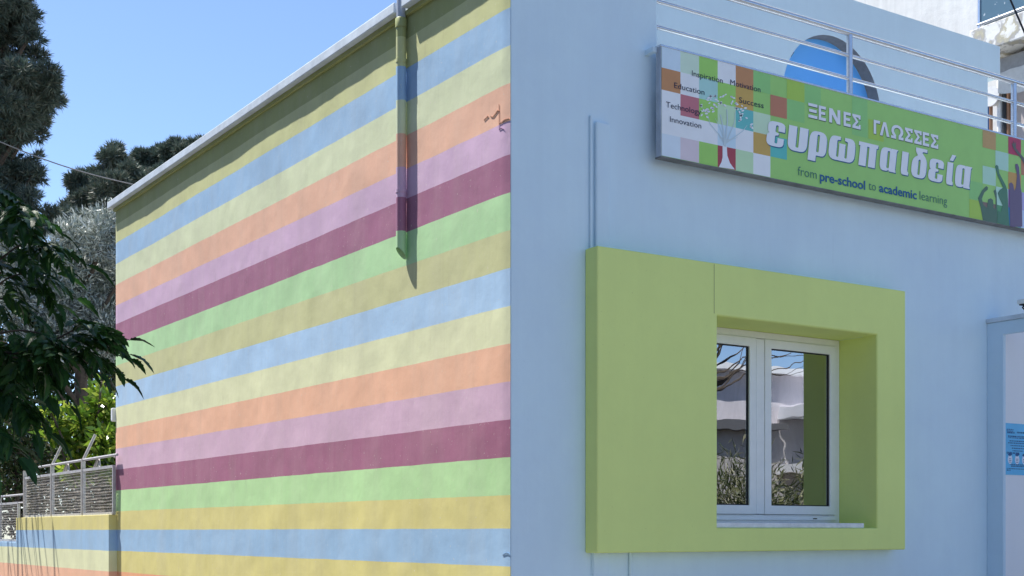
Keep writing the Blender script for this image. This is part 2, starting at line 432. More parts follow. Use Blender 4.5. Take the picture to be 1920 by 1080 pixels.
# flat boxed duct and thin conduit on the front wall (above and below the surround)
d0 = onY(1113, 228); d1 = onY(1139, 228)
sx0, sx1 = onY(1120, 460, SP).x, onY(1698, 543, SP).x
sz0, sz1 = onY(1120, 1037, SP).z, onY(1120, 460, SP).z
du = MB().box((d0.x, -.028, sz1 - .02), (d1.x, .001, d0.z)).build('duct', M['blue_wall'], B, bevel=.012, segs=3); du['label'] = 'boxed duct painted pale blue above the green surround'
du2 = MB().box((d0.x - .02, -.03, .2), (d0.x + .09, .001, sz0 + .03)).build('duct', M['blue_wall'], B, bevel=.006); du2['label'] = 'boxed duct below the green surround'
c0 = onY(1106, 218)
MB().tube([(c0.x, -.009, sz1 - .02), (c0.x, -.009, c0.z)], .0085, 10).build('conduit', M['blue_wall'], B, smooth=True)
c2 = onY(1180, 1050); MB().tube([(c2.x, -.011, .2), (c2.x, -.011, sz0 + .03)], .011, 10).build('conduit', M['blue_wall'], B, smooth=True)

# lime green box surround
sxs = [sx0, wx0, wx1, sx1]
sr = MB().grid_solid(sxs, [SP, -.001], [sz0, wz0, wz1, sz1], lambda i, j, k: not (i == 1 and k == 1)).build('window_surround', M['surround'], B, bevel=.009, segs=3)
sr['label'] = 'thick lime green frame projecting round the window'
# lining of the reveal inside the wall
T = .0015
ln = MB()
YL = SP + .007
ln.box((wx0 - .0, YL, wz0), (wx0 + T, .285, wz1)).box((wx1 - T, YL, wz0), (wx1, .285, wz1)).box((wx0 + T, YL, wz1 - T), (wx1 - T, .285, wz1))
ln.box((wx0 + T, YL, wz0), (wx1 - T, .285, wz0 + T))
ln.build('reveal_lining', M['surround'], sr)
sm = onY(1339, 491, SP)
MB().box((sm.x - .0015, SP - .0012, wz1 + .01), (sm.x + .0015, SP + .01, sz1 - .01)).build('paint_seam', simple('seam', (.30, .33, .15, 1), .9), sr)

# window
WD = MB(); q0, q1 = QW - .03, QW + .03
def px_x(px, y): return onY(px, 700, y).x
fo = .045
fx0, fx1 = wx0 + .002, wx1 - .002
fz0, fz1 = wz0 + .035, wz1 - .002
xs = [fx0, fx0 + fo, fx1 - fo, fx1]; zs = [fz0, fz0 + fo + .01, fz1 - fo, fz1]
win = MB().grid_solid(xs, [q0, q1], zs, lambda i, j, k: not (i == 1 and k == 1)).build('window', M['white_pvc'], B, bevel=.004)
win['label'] = 'white double casement window'
xm0, xm1 = px_x(1419, q0 - .012), px_x(1434, q0 - .012)
def sash(x0, x1):
    st = .058
    xs = [x0, x0 + st, x1 - st, x1]; zs = [fz0 + fo + .012, fz0 + fo + .012 + st, fz1 - fo - .002 - st, fz1 - fo - .002]
    s = MB().grid_solid(xs, [q0 - .014, q1 - .01], zs, lambda i, j, k: not (i == 1 and k == 1)).build('sash', M['white_pvc'], win, bevel=.004)
    gk = .007
    xs2 = [xs[1] - .001, xs[1] + gk, xs[2] - gk, xs[2] + .001]; zs2 = [zs[1] - .001, zs[1] + gk, zs[2] - gk, zs[2] + .001]
    MB().grid_solid(xs2, [q0 - .002, q0 + .02], zs2, lambda i, j, k: not (i == 1 and k == 1)).build('gasket', M['gasket'], win)
    MB().box((xs2[1] - .002, q0 + .006, zs2[1] - .002), (xs2[2] + .002, q0 + .012, zs2[2] + .002)).build('pane', M['glass'], win)
sash(xm1 + .002, fx1 - fo - .002)
sash(fx0 + fo + .002, xm0 - .006)
MB().box((xm0, q0 - .008, fz0 + fo + .014), (xm1, q1 - .012, fz1 - fo - .004)).build('mullion', M['white_pvc'], win, bevel=.003)
MB().box((fx0 + fo, q0 - .02, fz0 + .018), (fx1 - fo - .0, q0 - .001, fz0 + .045)).build('drip_rail', M['white_pvc'], win, bevel=.004)
for px in (1395, 1524):
    x = px_x(px, q0); MB().box((x - .018, q0 - .0225, fz0 + .027), (x + .018, q0 - .019, fz0 + .034)).build('drain_cap', M['gasket'] if px > 1500 else M['white_pvc'], win, bevel=.001)
sl_ = MB().box((wx0 + .003, -.10, wz0 + .002), (onY(1618, 985, -.09).x, q0 + .02, wz0 + .0335)).build('sill', M['marble'], win, bevel=.003)
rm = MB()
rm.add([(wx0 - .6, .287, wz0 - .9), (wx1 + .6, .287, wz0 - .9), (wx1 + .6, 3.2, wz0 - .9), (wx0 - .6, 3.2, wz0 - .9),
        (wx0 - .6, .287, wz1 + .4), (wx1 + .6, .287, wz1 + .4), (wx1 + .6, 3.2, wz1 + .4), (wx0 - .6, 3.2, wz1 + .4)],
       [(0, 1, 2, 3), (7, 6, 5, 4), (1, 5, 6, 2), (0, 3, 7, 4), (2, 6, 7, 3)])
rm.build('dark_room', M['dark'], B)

# porch at the right: side wall with an opening, slab edge on top
pz = onY(1850, 598).z
PD = .8; po = .10
pz_open = None
y_near = -.098
def onPX(px, py): return onX(px, py, PORX)
oz = onX(1881, 627, PORX)
ys = [-PD, -PD + .12, oz.y, 0]; zs = [0, .9, oz.z, pz - .03]
pw = MB().grid_solid([PORX, PORX + .03], [-PD, oz.y, -.0015], [0, oz.z, pz - .035], lambda i, j, k: not (j == 0 and k == 0)).build('porch_side', M['porch_wall'], B, bevel=.004)
pw['label'] = 'pale blue side of the entrance porch'
MB().box((PORX, -PD - .2, 0), (PORX + .14, -PD - .002, pz - .035)).build('porch_post', M['porch_wall'], B, bevel=.004)
MB().box((PORX - .012, -PD - .22, pz - .034), (PORX + .16, -.0015, pz - .002)).build('porch_slab', M['coping'], B, bevel=.004)
MB().box((PORX + .0325, -.012, 0), (7.2, -.0015, pz - .036)).build('entrance_wall', M['white_wall'], B)

# small lamp bracket on the porch
lp = onX(1917, 570, PORX + .02)
FL = thing('flood_light', (PORX + .05, lp.y, pz), 'small white flood lamp on a curved bracket, standing on the porch slab', 'lamp')
MB().tube([(PORX + .05, lp.y, pz - .001), (PORX + .05, lp.y, pz + .03), (PORX + .05, lp.y + .02, pz + .05), (PORX + .05, lp.y, pz + .07)], .006, 8).build('bracket', M['gasket'], FL, smooth=True)
MB().box((PORX + .0, lp.y - .10, pz + .07), (PORX + .10, lp.y + .035, pz + .105)).build('lamp_housing', M['white_pvc'], FL, bevel=.01)
MB().box((PORX + .01, lp.y - .09, pz + .062), (PORX + .09, lp.y + .02, pz + .0695)).build('lamp_glass', M['gasket'], FL)

# ------------------------------------------------------------------ terrace behind the sign
TY = 1.4
def tp(px, py): return onY(px, py, TY)
tt = (tp(1610, 0).z + tp(1874, 90).z) / 2; tx_hi = tp(1875, 90).x; tx_lo = tp(1852, 150).x; tz_mid = tp(1862, 143).z
cc = tp(1562, 196); cr = (cc - tp(1468, 190)).length * 1.0
cz = tp(1545, 63).z - cr; ccx = tp(1562, 190).x
print('terrace', tt, tx_hi, tx_lo, 'circle', ccx, cz, cr)
THK = .2
rec = .11
sq = cr + .12
zs = [DECK - .01, cz - sq, cz + sq, tt]
if cz - sq < DECK: zs = [DECK - .01 - .3, min(DECK - .02, cz - sq), cz + sq, tt]
xs = [PIER - .3, ccx - sq, ccx + sq, tx_lo, tx_hi]
zs2 = sorted([zs[0], zs[1], zs[2], tz_mid, zs[3]]); 
iq = zs2.index(zs[1]); iq2 = zs2.index(zs[2])
def tsolid(i, j, k):
    if i == 1 and iq <= k < iq2: return False
    if i == 3 and zs2[k] < tz_mid - 1e-6: return False
    return True
tw = MB().grid_solid(xs, [TY, TY + THK], zs2, tsolid)
n = 64
ring = [(ccx + cr * math.cos(2*math.pi*k/n), cz + cr * math.sin(2*math.pi*k/n)) for k in range(n)]
sqp = []
for k in range(n):
    c, s_ = math.cos(2*math.pi*k/n), math.sin(2*math.pi*k/n); m_ = max(abs(c), abs(s_)); sqp.append((ccx + sq * c / m_, cz + sq * s_ / m_))
vs = [(x, TY, z) for x, z in ring] + [(x, TY, z) for x, z in sqp] + [(x, TY + rec + .05, z) for x, z in ring]
fs = []
for k in range(n):
    k2 = (k + 1) % n
    fs.append((k, n + k, n + k2, k2))
tw.add(vs, fs)
two = tw.build('terrace_wall', M['terrace_wall'], B); two['label'] = 'high terrace wall behind the railing'
def disc_mat():
    m, t, p, o = newmat('blue disc paint')
    n1 = noise_tex(t, 1.2, 3, .5, wpos(t)); r = ramp(t, n1.outputs[0], [(.3, (.12, .42, .95, 1)), (.7, (.16, .50, 1.0, 1))])
    n2 = noise_tex(t, 5, 5, .7, wpos(t, (1, 1, 1))); r2 = ramp(t, n2.outputs[0], [(.68, G(0)), (.74, G(.5))])
    c = mixc(t, r.outputs[0], (.05, .14, .35, 1), r2.outputs[0]); t.links.new(c, p.inputs['Base Color']); p.inputs['Roughness'].default_value = .4
    return m
M['disc'] = disc_mat()
rmm = MB().add([(x, TY + .0005, z) for x, z in ring] + [(x, TY + rec + .05, z) for x, z in ring], [(k, (k + 1) % n, (k + 1) % n + n, k + n) for k in range(n)])
rmm.build('disc_rim', simple('dark grey rim', (.30, .29, .28, 1), .9, 0, .2, 12, .002), two)  # rim set to a darker grey than the terrace wall
dc = MB().add([(x, TY + rec, z) for x, z in ring], [tuple(range(n))]).build('blue_disc', M['disc'], two); dc['label'] = 'bright blue round panel set into the terrace wall'
# scratch on the disc
sc = MB()
for (a, b) in (((1484, 100), (1492, 86)), ((1482, 106), (1488, 97)), ((1490, 92), (1497, 84))):
    p, q = onY(*a, TY + rec - .002), onY(*b, TY + rec - .002); sc.tube([p, q], .006, 5)
sc.build('scratch', M['dark'], two)
# terrace return wall behind the pier so that no sky shows
MB().box((PIER - .3, .25, DECK - .02), (PIER - .05, TY, tt)).build('stair_wall', M['terrace_wall'], B)

# railing on the terrace edge
RL = empty('railing', (0, 0, 0), B); RL['label'] = 'silver tube railing with three rails above the sign'
ry = .06
def rail_z(px, py): return onY(px, py, ry).z
zt = rail_z(1700, 84); zm_ = rail_z(1700, 129); zl = rail_z(1700, 172)
zt = (rail_z(1440, 19) + rail_z(1920, 157)) / 2; zm_ = (rail_z(1440, 64) + rail_z(1920, 195)) / 2; zl = (rail_z(1440, 108) + rail_z(1920, 235)) / 2
print('rails', zt, zm_, zl)
MB().tube([(PIER - .01, ry, zt), (7.1, ry, zt)], .021, 14).build('top_rail', M['steel'], RL, smooth=True)
for z in (zm_, zl): MB().tube([(PIER - .01, ry, z), (7.1, ry, z)], .0125, 10).build('rail', M['steel'], RL, smooth=True)
for px in (1593, 1901):
    x = onY(px, 100, ry).x; MB().tube([(x, ry, DECK), (x, ry, zt - .015)], .021, 14).build('post', M['steel'], RL, smooth=True)
x = 6.3; MB().tube([(x, ry, DECK), (x, ry, zt - .015)], .021, 14).build('post', M['steel'], RL, smooth=True)

# ------------------------------------------------------------------ the sign
SY = -.11
s_tl = onY(1240, 86, SY); s_bl = onY(1238, 293, SY)
SX0 = s_tl.x; SX1 = 5.75; SZ1 = s_tl.z; SZ0 = s_bl.z + .0
SG = thing('shop_sign', (SX0, SY, SZ0), 'long green and white banner sign with Greek lettering under the railing', 'sign')
MB().box((SX0 - .006, SY, SZ0), (SX1, SY + .045, SZ1)).build('sign_box', M['sign_frame'], SG, bevel=.003)
MB().box((SX0 - .008, SY - .004, SZ0 - .007), (SX1, SY + .05, SZ0 + .004)).build('bottom_trim', simple('shadow dark sign trim', (.20, .19, .18, 1), .6, .2, .3, 10), SG, bevel=.003)  # trim colour darkened to paint in the shadow line under the sign
MB().box((SX0 - .008, SY - .004, SZ1 - .004), (SX1, SY + .05, SZ1 + .010)).build('top_trim', M['steel'], SG, bevel=.003)
MB().box((onY(1219, 82, -.05).x, -.075, SZ1 - .03), (SX0 + .03, -.05, SZ1 + .0)).build('bracket', M['blue_wall'], SG, bevel=.002)
MB().box((onY(1219, 82, -.05).x, -.052, SZ1 - .03), (onY(1219, 82, -.05).x + .03, -.0, SZ1 + .0)).build('bracket', M['blue_wall'], SG, bevel=.002)
printm = {}
def pm(c):
    c = tuple(c)
    if c not in printm:
        m, t, p, o = newmat('sign print %d %d %d' % c)
        g_ = .3 * c[0] + .59 * c[1] + .11 * c[2]; key = c; c = tuple(min(253, v + (g_ - v) * .10 + 17) for v in c)
        p.inputs['Base Color'].default_value = srgb(*c); p.inputs['Roughness'].default_value = .42
        nn = noise_tex(t, 7, 5, .6, wpos(t)); r = ramp(t, nn.outputs[0], [(.3, tuple(v * .93 for v in srgb(*c)[:3]) + (1,)), (.7, srgb(*c))])
        t.links.new(r.outputs[0], p.inputs['Base Color'])
        printm[key] = m
        return m
    return printm[c]
GREEN = (152, 210, 95); GREEN2 = (135, 204, 105); WHITE = (235, 240, 245); YGRN = (165, 205, 55)
ORB = (200, 130, 70); OCH = (205, 160, 60); PALE = (200, 225, 180); TEAL = (90, 190, 185); BGRN = (152, 212, 80)
layers = {}
def sq_print(x0, x1, z0, z1, col, lay):
    yy = SY - .0012 - .0009 * lay
    key = (tuple(col), lay)
    layers.setdefault(lay, []).append(([(x0, yy, z0), (x1, yy, z0), (x1, yy, z1), (x0, yy, z1)], tuple(col)))
H = SZ1 - SZ0
rows = [SZ1 - H * f for f in (0, .195, .395, .59, .79, 1.0)]
def sxp(px): return onY(px, 200, SY).x
colpx = [1240.5, 1275.4, 1310.3, 1345.2, 1379, 1412, 1444, 1475, 1508]
cx = [sxp(p) for p in colpx]; cx[0] = SX0
cw = (cx[8] - cx[1]) / 7
sq_print(SX0, SX1, SZ0 + .004, SZ1, GREEN, 0)
grid = {0: [(205, 225, 238), ORB, WHITE, WHITE, (215, 228, 240)], 1: [(205, 228, 200), WHITE, (200, 105, 115), WHITE, (220, 200, 205)],
        2: [BGRN, (165, 215, 205), BGRN, WHITE, BGRN], 3: [WHITE, BGRN, (190, 225, 175), (200, 225, 240), (175, 50, 60)],
        4: [ORB, OCH, TEAL, WHITE, (190, 225, 170)], 5: [GREEN2, GREEN, (195, 225, 185), OCH, WHITE],
        6: [GREEN, (195, 115, 75), GREEN, (75, 190, 180), GREEN], 7: [YGRN, GREEN2, GREEN, GREEN, GREEN], 8: [GREEN2, GREEN, GREEN, GREEN, GREEN]}
for i, cs in grid.items():
    for k, c in enumerate(cs):
        if c == GREEN: continue
        x1 = cx[i+1] if i + 1 < len(cx) else cx[i] + cw
        sq_print(cx[i], x1, max(rows[k+1], SZ0 + .006), rows[k] - (.001 if k == 0 else 0), c, 1)
def cell(pxa, row, c, wpx=None):
    x0 = sxp(pxa); sq_print(x0, x0 + cw * (wpx or 1), max(rows[row+1], SZ0 + .006), rows[row] - (.001 if row == 0 else 0), c, 1)
cell(1597, 0, GREEN2); cell(1597, 1, GREEN2); cell(1628, 1, YGRN)
def sxr(k): return 1818 + 24 * k
for px, row, c in [(1817, 3, GREEN2), (1817, 4, YGRN), (1842, 0, (195, 150, 80)), (1842, 2, (175, 220, 190)), (1842, 3, GREEN), (1866, 1, (175, 220, 195)),
                   (1866, 3, (180, 225, 200)), (1866, 4, (70, 150, 90)), (1890, 0, (190, 40, 80)), (1890, 2, (205, 150, 60)), (1890, 3, (150, 85, 165)),
                   (1890, 4, (45, 125, 185)), (1914, 1, (195, 120, 80)), (1914, 3, (175, 165, 215)), (1914, 4, (190, 205, 235)), (1842, 4, (130, 100, 85))]:
    cell(px, row, c)
for lay, items in layers.items():
    for vs, c in items:
        MB().add(vs, [(0, 1, 2, 3)]).build('printed_background' if lay == 0 else 'printed_square', pm(c), SG)

# flat print shapes: 2D outline -> filled mesh in the sign plane
def fill2d(loops):
    """list of loops (outer then holes) in (x,z) -> verts, tris"""
    cu = bpy.data.curves.new('tmp', 'CURVE'); cu.dimensions = '2D'; cu.fill_mode = 'BOTH'
    for lp_ in loops:
        s_ = cu.splines.new('POLY'); s_.points.add(len(lp_) - 1)
        for i, (a, b) in enumerate(lp_): s_.points[i].co = (a, b, 0, 1)
        s_.use_cyclic_u = True
    ob = bpy.data.objects.new('tmp', cu); COL.objects.link(ob)
    me = ob.to_mesh(); vs = [(v.co.x, v.co.y) for v in me.vertices]; fs = [tuple(p.vertices) for p in me.polygons]
    ob.to_mesh_clear(); bpy.data.objects.remove(ob); bpy.data.curves.remove(cu)
    return vs, fs
def flat(name, shapes, yy, mat, parent):
    mb = MB()
    for loops in shapes:
        vs, fs = fill2d(loops); mb.add([(a, yy, b) for a, b in vs], fs)
    return mb.build(name, mat, parent)
def text_mesh(s, offset=0.0, shear=0.0, spacing=1.0):
    cu = bpy.data.curves.new('tmp', 'FONT'); cu.body = s; cu.offset = offset; cu.shear = shear; cu.space_character = spacing; cu.resolution_u = 3
    ob = bpy.data.objects.new('tmp', cu); COL.objects.link(ob)
    me = ob.to_mesh(); vs = [(v.co.x, v.co.y) for v in me.vertices]; fs = [tuple(p.vertices) for p in me.polygons]
    ob.to_mesh_clear(); bpy.data.objects.remove(ob); bpy.data.curves.remove(cu)
    return vs, fs
capv, _ = text_mesh('H'); CAP = max(v[1] for v in capv); print('cap', CAP)
def put_text(name, s, pxl, ybase, pxr, cap_px, plane, mat, parent, offset=0, shear=0, spacing=1.0, yoff=0, dx=0, dz=0):
    vs, fs = text_mesh(s, offset, shear, spacing)
    a = onY(pxl, ybase, plane); b = onY(pxr, ybase, plane); c = onY(pxl, ybase - cap_px, plane)
    mnx = min(v[0] for v in vs); mxx = max(v[0] for v in vs)
    kx = (b.x - a.x) / (mxx - mnx); kz = (c.z - a.z) / CAP
    mb = MB().add([(a.x + (v[0] - mnx) * kx + dx, plane + yoff, a.z + v[1] * kz + dz) for v in vs], fs)
    return mb.build(name, mat, parent)
NAVY = simple('navy print', (.01, .02, .06, 1), .45, 0, .02, 10, 0)
for s, xl, yb, xr, cp_ in [('lnspiration', 1296.6, 142.5, 1354.5, 10.3), ('Motivation', 1368.5, 159.5, 1425, 10.3), ('Education', 1263.5, 165, 1320, 10.3),
                           ('Success', 1385, 192.5, 1431, 10.3), ('Technology', 1248, 201, 1313.5, 10.5), ('lnnovation', 1255.5, 228.5, 1314, 10.3)]:
    put_text('lettering', s, xl, yb, xr, cp_, SY, NAVY, SG, offset=0, yoff=-.0045)
LIGHTP = simple('white print', (.93, .94, .97, 1), .45, 0, .02, 10, 0)
SHDW = simple('dark green print', (.02, .10, .06, 1), .45, 0, .02, 10, 0)
TEALP = simple('teal blue print', (.01, .12, .30, 1), .45, 0, .02, 10, 0)
GREYP = simple('muted green print', (.05, .20, .16, 1), .45, 0, .02, 10, 0)
def _om():
    o_ = []; i_ = []
    for k in range(15):
        t = math.radians(-52 + k * (284 / 14)); o_.append((.5 + .5 * math.cos(t), .56 + .46 * math.sin(t))); i_.append((.5 + .27 * math.cos(t), .56 + .26 * math.sin(t)))
    return [(.60, 0), (1.02, 0), (1.02, .2)] + o_ + [(-.02, .2), (-.02, 0), (.40, 0), (.40, .26)] + i_[::-1][1:-1] + [(.60, .26)]
CG = {'X': [[(0, 1), (1, 1), (1, .80), (0, .80)], [(.08, .60), (.92, .60), (.92, .40), (.08, .40)], [(0, .20), (1, .20), (1, 0), (0, 0)]],
      'E': [[(0, 0), (0, 1), (1, 1), (1, .80), (.34, .80), (.34, .60), (.9, .60), (.9, .41), (.34, .41), (.34, .20), (1, .20), (1, 0)]],
      'N': [[(0, 0), (0, 1), (.30, 1), (.74, .42), (.74, 1), (1, 1), (1, 0), (.70, 0), (.26, .58), (.26, 0)]],
      'S': [[(0, 0), (0, .17), (.42, .51), (0, .85), (0, 1), (1, 1), (1, .70), (.78, .70), (.74, .80), (.40, .80), (.74, .51), (.38, .20), (.78, .20), (.82, .32), (1, .32), (1, 0)]],
      'G': [[(0, 0), (0, 1), (1, 1), (1, .79), (.38, .79), (.38, 0)]],
      'L': [[(0, 0), (.36, 1), (.66, 1), (1, 0), (.72, 0), (.50, .72), (.28, 0)]], 'O': [_om()]}
def caps_line(spec, yl, yr, top_l, top_r, xl, xr):
    z0 = (onY(xl, yl, SY).z + onY(xr, yr, SY).z) / 2; z1 = (onY(xl, top_l, SY).z + onY(xr, top_r, SY).z) / 2
    for m_, yo, d_, nm in ((SHDW, -.0040, .004, 'lettering_shadow'), (LIGHTP, -.0052, 0, 'lettering')):
        sh_ = []
        for ch, a_, b_ in spec:
            xa, xb = sxp(a_), sxp(b_)
            for l_ in CG[ch]: sh_.append([[(xa + u * (xb - xa) + d_, z0 + v * (z1 - z0) - d_) for u, v in l_]])
        flat(nm, sh_, SY + yo, m_, SG)
caps_line([('X', 1514.5, 1531.5), ('E', 1534, 1547.5), ('N', 1553.5, 1574.5), ('E', 1580.5, 1594), ('S', 1597, 1612.5)], 220.5, 243, 194, 216, 1515, 1612)
caps_line([('G', 1637, 1649), ('L', 1648.5, 1666.5), ('O', 1670, 1692.5), ('S', 1695.5, 1710), ('S', 1713, 1727), ('E', 1729, 1741), ('S', 1744, 1758)], 251, 279.5, 225, 254, 1637, 1758)
for s, xl, yb, xr, cp_, m_, of in [('from', 1495, 328.5, 1530.5, 16.5, GREYP, -.006), ('pre-school', 1536.5, 338.5, 1621.5, 16.5, TEALP, .022), ('to', 1628, 355.5, 1641.5, 16, GREYP, -.006),
                                   ('academic', 1647.5, 359.5, 1718, 16, TEALP, .022), ('learning', 1723.5, 374.5, 1775, 16, GREYP, -.006)]:
    put_text('lettering', s, xl, yb, xr, cp_, SY, m_, SG, offset=of, yoff=-.0045)

# heavy slanted lower-case Greek word, outlines drawn by hand
def rounded(pts):
    out = []; n = len(pts)
    for i, p in enumerate(pts):
        x, y = p[0], p[1]; r = p[2] if len(p) > 2 else 0
        if r == 0: out.append((x, y)); continue
        P = Vector((x, y)); A = Vector(pts[i-1][:2]); Bq = Vector(pts[(i+1) % n][:2])
        la, lb = (A - P).length, (Bq - P).length; ra, rb = min(r, la * .5), min(r, lb * .5)
        a = P + (A - P) / la * ra; b = P + (Bq - P) / lb * rb
        for t in (0, .2, .4, .6, .8, 1): 
            q = a * (1-t)**2 + P * 2*t*(1-t) + b * t*t; out.append((q.x, q.y))
    return out
slot = lambda x0, x1, z0, z1: [(x0, z0, .06), (x1, z0, .06), (x1, z1, .06), (x0, z1, .06)]
GL = {
 'e': [[(1, .63), (.62, .63), (.62, .86, .06), (.47, .86, .06), (.47, .58, .05), (.66, .56), (.66, .47), (.47, .44, .05), (.47, .13, .06), (.62, .13, .06), (.62, .36), (.98, .36), (.98, 0, .35), (0, 0, .35), (0, .46, .2), (.14, .52), (.03, .58, .2), (.03, 1, .35), (1, 1, .35)]],
 'u': [[(0, 1), (.42, 1), (.42, .15, .05), (.56, .15, .05), (.56, 1), (1, 1), (1, 0, .35), (0, 0, .35)]],
 'r': [[(0, -.24), (.44, -.24), (.44, 0), (1, 0, .35), (1, 1, .4), (0, 1, .4)], slot(.44, .57, .14, .87)],
 'w': [[(0, 1, .4), (.42, 1), (.42, .86), (.30, .84, .05), (.30, .14, .05), (.38, .14, .05), (.38, .72), (.62, .72), (.62, .14, .05), (.70, .14, .05), (.70, .84, .05), (.58, .86), (.58, 1), (1, 1, .4), (1, 0, .35), (.5, 0), (0, 0, .35)]],
 'p': [[(-.04, 1), (1.04, 1), (1.02, .84), (.94, .84), (.94, 0), (.55, 0), (.55, .84), (.43, .84), (.43, 0), (.03, 0), (.05, .84), (-.04, .84)]],
 'a': [[(0, 1, .35), (.60, 1), (.62, .95), (.64, 1), (1.04, 1), (.97, .9), (.95, .12), (1.0, 0), (.58, 0), (.56, .06), (.44, 0, .1), (0, 0, .35)], slot(.42, .56, .13, .87)],
 'i': [[(.06, 1), (.86, 1), (.86, .18, .08), (1.02, .12), (1.0, 0), (.06, 0, .25)]],
 'd': [[(0, 0, .35), (0, .78, .3), (.36, .98), (.20, 1.14, .1), (.20, 1.31), (.96, 1.31), (.96, 1.17), (.66, 1.17, .06), (.66, 1.10), (1, .85, .25), (1, 0, .35)], slot(.43, .57, .13, .80)],
 'I': [[(.06, 1), (.86, 1), (.86, .18, .08), (1.02, .12), (1.0, 0), (.06, 0, .25)], ],
}
word = [('e', 1437, 1470), ('u', 1476.5, 1513), ('r', 1516, 1549), ('w', 1553, 1602), ('p', 1609, 1643), ('a', 1649, 1680), ('i', 1688, 1703), ('d', 1708, 1736), ('e', 1740, 1767.5), ('I', 1773, 1786.5), ('a', 1790, 1819)]
zb0 = onY(1455, 275.5, SY).z; zb1 = onY(1805, 352.5, SY).z; zt0 = onY(1455, 228, SY).z; zt1 = onY(1805, 311, SY).z
print('word z', zb0, zb1, zt0, zt1)
zb = (zb0 + zb1) / 2; zt_ = (zt0 + zt1) / 2; XH = zt_ - zb
for lay, (mt, yo, ddx, ddz, nm) in enumerate([(TEALP, -.0040, .006, -.006, 'lettering_shadow'), (LIGHTP, -.0052, 0, 0, 'lettering')]):
    shapes = []
    for ch, pa, pb_ in word:
        xa, xb = sxp(pa), sxp(pb_); wd = xb - xa
        f = lambda x, y: (xa + x * wd + (y - .5) * XH * .13 + ddx, zb + y * XH + ddz)
        shapes.append([[f(*q) for q in rounded(l)] for l in GL[ch]])
        if ch == 'I': shapes.append([[f(*q) for q in rounded([(.30, 1.08), (.62, 1.36), (1.15, 1.36), (.80, 1.08)])]])
    flat(nm, shapes, SY + yo, mt, SG)

# the white tree printed on the sign
def spx(px, py): p = onY(px, py, SY); return (p.x, p.z)
def stroke(pts, w0, w1):
    a = [Vector(spx(*p)) for p in pts]; L = []; R_ = []
    for i, p in enumerate(a):
        d = (a[min(i+1, len(a)-1)] - a[max(i-1, 0)]).normalized(); nn = Vector((-d.y, d.x)); w_ = w0 + (w1 - w0) * i / (len(a) - 1)
        L.append(tuple(p + nn * w_)); R_.append(tuple(p - nn * w_))
    return [L + R_[::-1]]
shp = [[[spx(*q) for q in [(1354, 272), (1354, 295), (1352, 304), (1347, 313.5), (1377, 318), (1368, 306), (1363, 292), (1362, 274)]]]]
flat('printed_tree_trunk', shp, SY - .0036, LIGHTP, SG)
PALEP = simple('pale tree print', (.62, .74, .78, 1), .45, 0, .02, 10, 0)
br = [stroke([(1358, 275), (1357, 255), (1354, 235), (1350, 215)], .008, .003), stroke([(1359, 275), (1361, 250), (1363, 228), (1362, 205)], .007, .003),
      stroke([(1360, 270), (1368, 250), (1376, 232), (1378, 210)], .005, .002), stroke([(1357, 268), (1345, 250), (1330, 232), (1326, 215)], .004, .0015),
      stroke([(1361, 268), (1378, 256), (1392, 246), (1400, 235)], .004, .0015), stroke([(1358, 262), (1349, 240), (1340, 222)], .003, .001),
      stroke([(1360, 262), (1370, 262), (1382, 258)], .004, .001), stroke([(1357, 262), (1350, 257), (1346, 250)], .004, .001)]
for i, b_ in enumerate(br): flat('printed_branch', [b_], SY - .0040 - .00012 * i, PALEP, SG)
r2 = random.Random(3); lv = []
k = 0
while k < 74:
    a = r2.uniform(0, math.pi * 1.12) - .18; rr = math.sqrt(r2.uniform(.12, 1))
    px, py = 1361 + 50 * rr * math.cos(a), 222 - 44 * rr * math.sin(a) + (px_s := 0)
    if py > 240 or (abs(px - 1361) < 16 and py > 200): k += 1; continue
    py += (px - 1361) * .22
    an = r2.uniform(-1.2, 1.2); s_ = r2.uniform(2.4, 3.8)
    ca, sa = math.cos(an), math.sin(an)
    lv.append([[spx(px + s_ * (u * ca - v * sa), py + s_ * (u * sa + v * ca)) for u, v in [(-1, 0), (-.3, .5), (.5, .45), (1, 0), (.4, -.5), (-.4, -.45)]]])
    k += 1
for i, l_ in enumerate(lv): pass
flat('printed_leaves', lv, SY - .0048, LIGHTP, SG)

# raised-arm silhouettes at the right end of the print
SIL = simple('silhouette print', (.08, .20, .11, 1), .45, 0, .02, 10, 0)
sil = [ [(1842, 413), (1838, 390), (1833, 372), (1840, 358), (1845, 352), (1849, 349), (1852, 352), (1851, 356), (1845, 361), (1840, 373), (1843, 384), (1850, 390), (1851, 380), (1852, 374), (1857, 372), (1861, 375), (1862, 383), (1862, 390), (1866, 392), (1866, 372), (1862, 358), (1866, 355), (1868, 362), (1869, 395), (1869, 420)],
        [(1869, 418), (1870, 395), (1876, 398), (1879, 385), (1873, 372), (1870, 362), (1874, 356), (1880, 352), (1870, 330), (1867, 320), (1865, 312), (1868, 309), (1871, 312), (1873, 325), (1885, 348), (1888, 356), (1890, 395), (1892, 425)],
        [(1893, 426), (1892, 352), (1891, 345), (1895, 342), (1899, 346), (1901, 358), (1904, 352), (1906, 330), (1905, 322), (1903, 314), (1903, 308), (1907, 307), (1910, 314), (1911, 328), (1913, 352), (1915, 362), (1916, 425)],
        [(1922, 314), (1914, 298), (1904, 286), (1898, 276), (1896, 268), (1899, 270), (1899, 264), (1902, 270), (1904, 265), (1904, 278), (1912, 288), (1922, 300)] ]
tones = [(.10, .19, .12, 1), (.09, .24, .14, 1), (.16, .12, .16, 1), (.15, .14, .12, 1)]
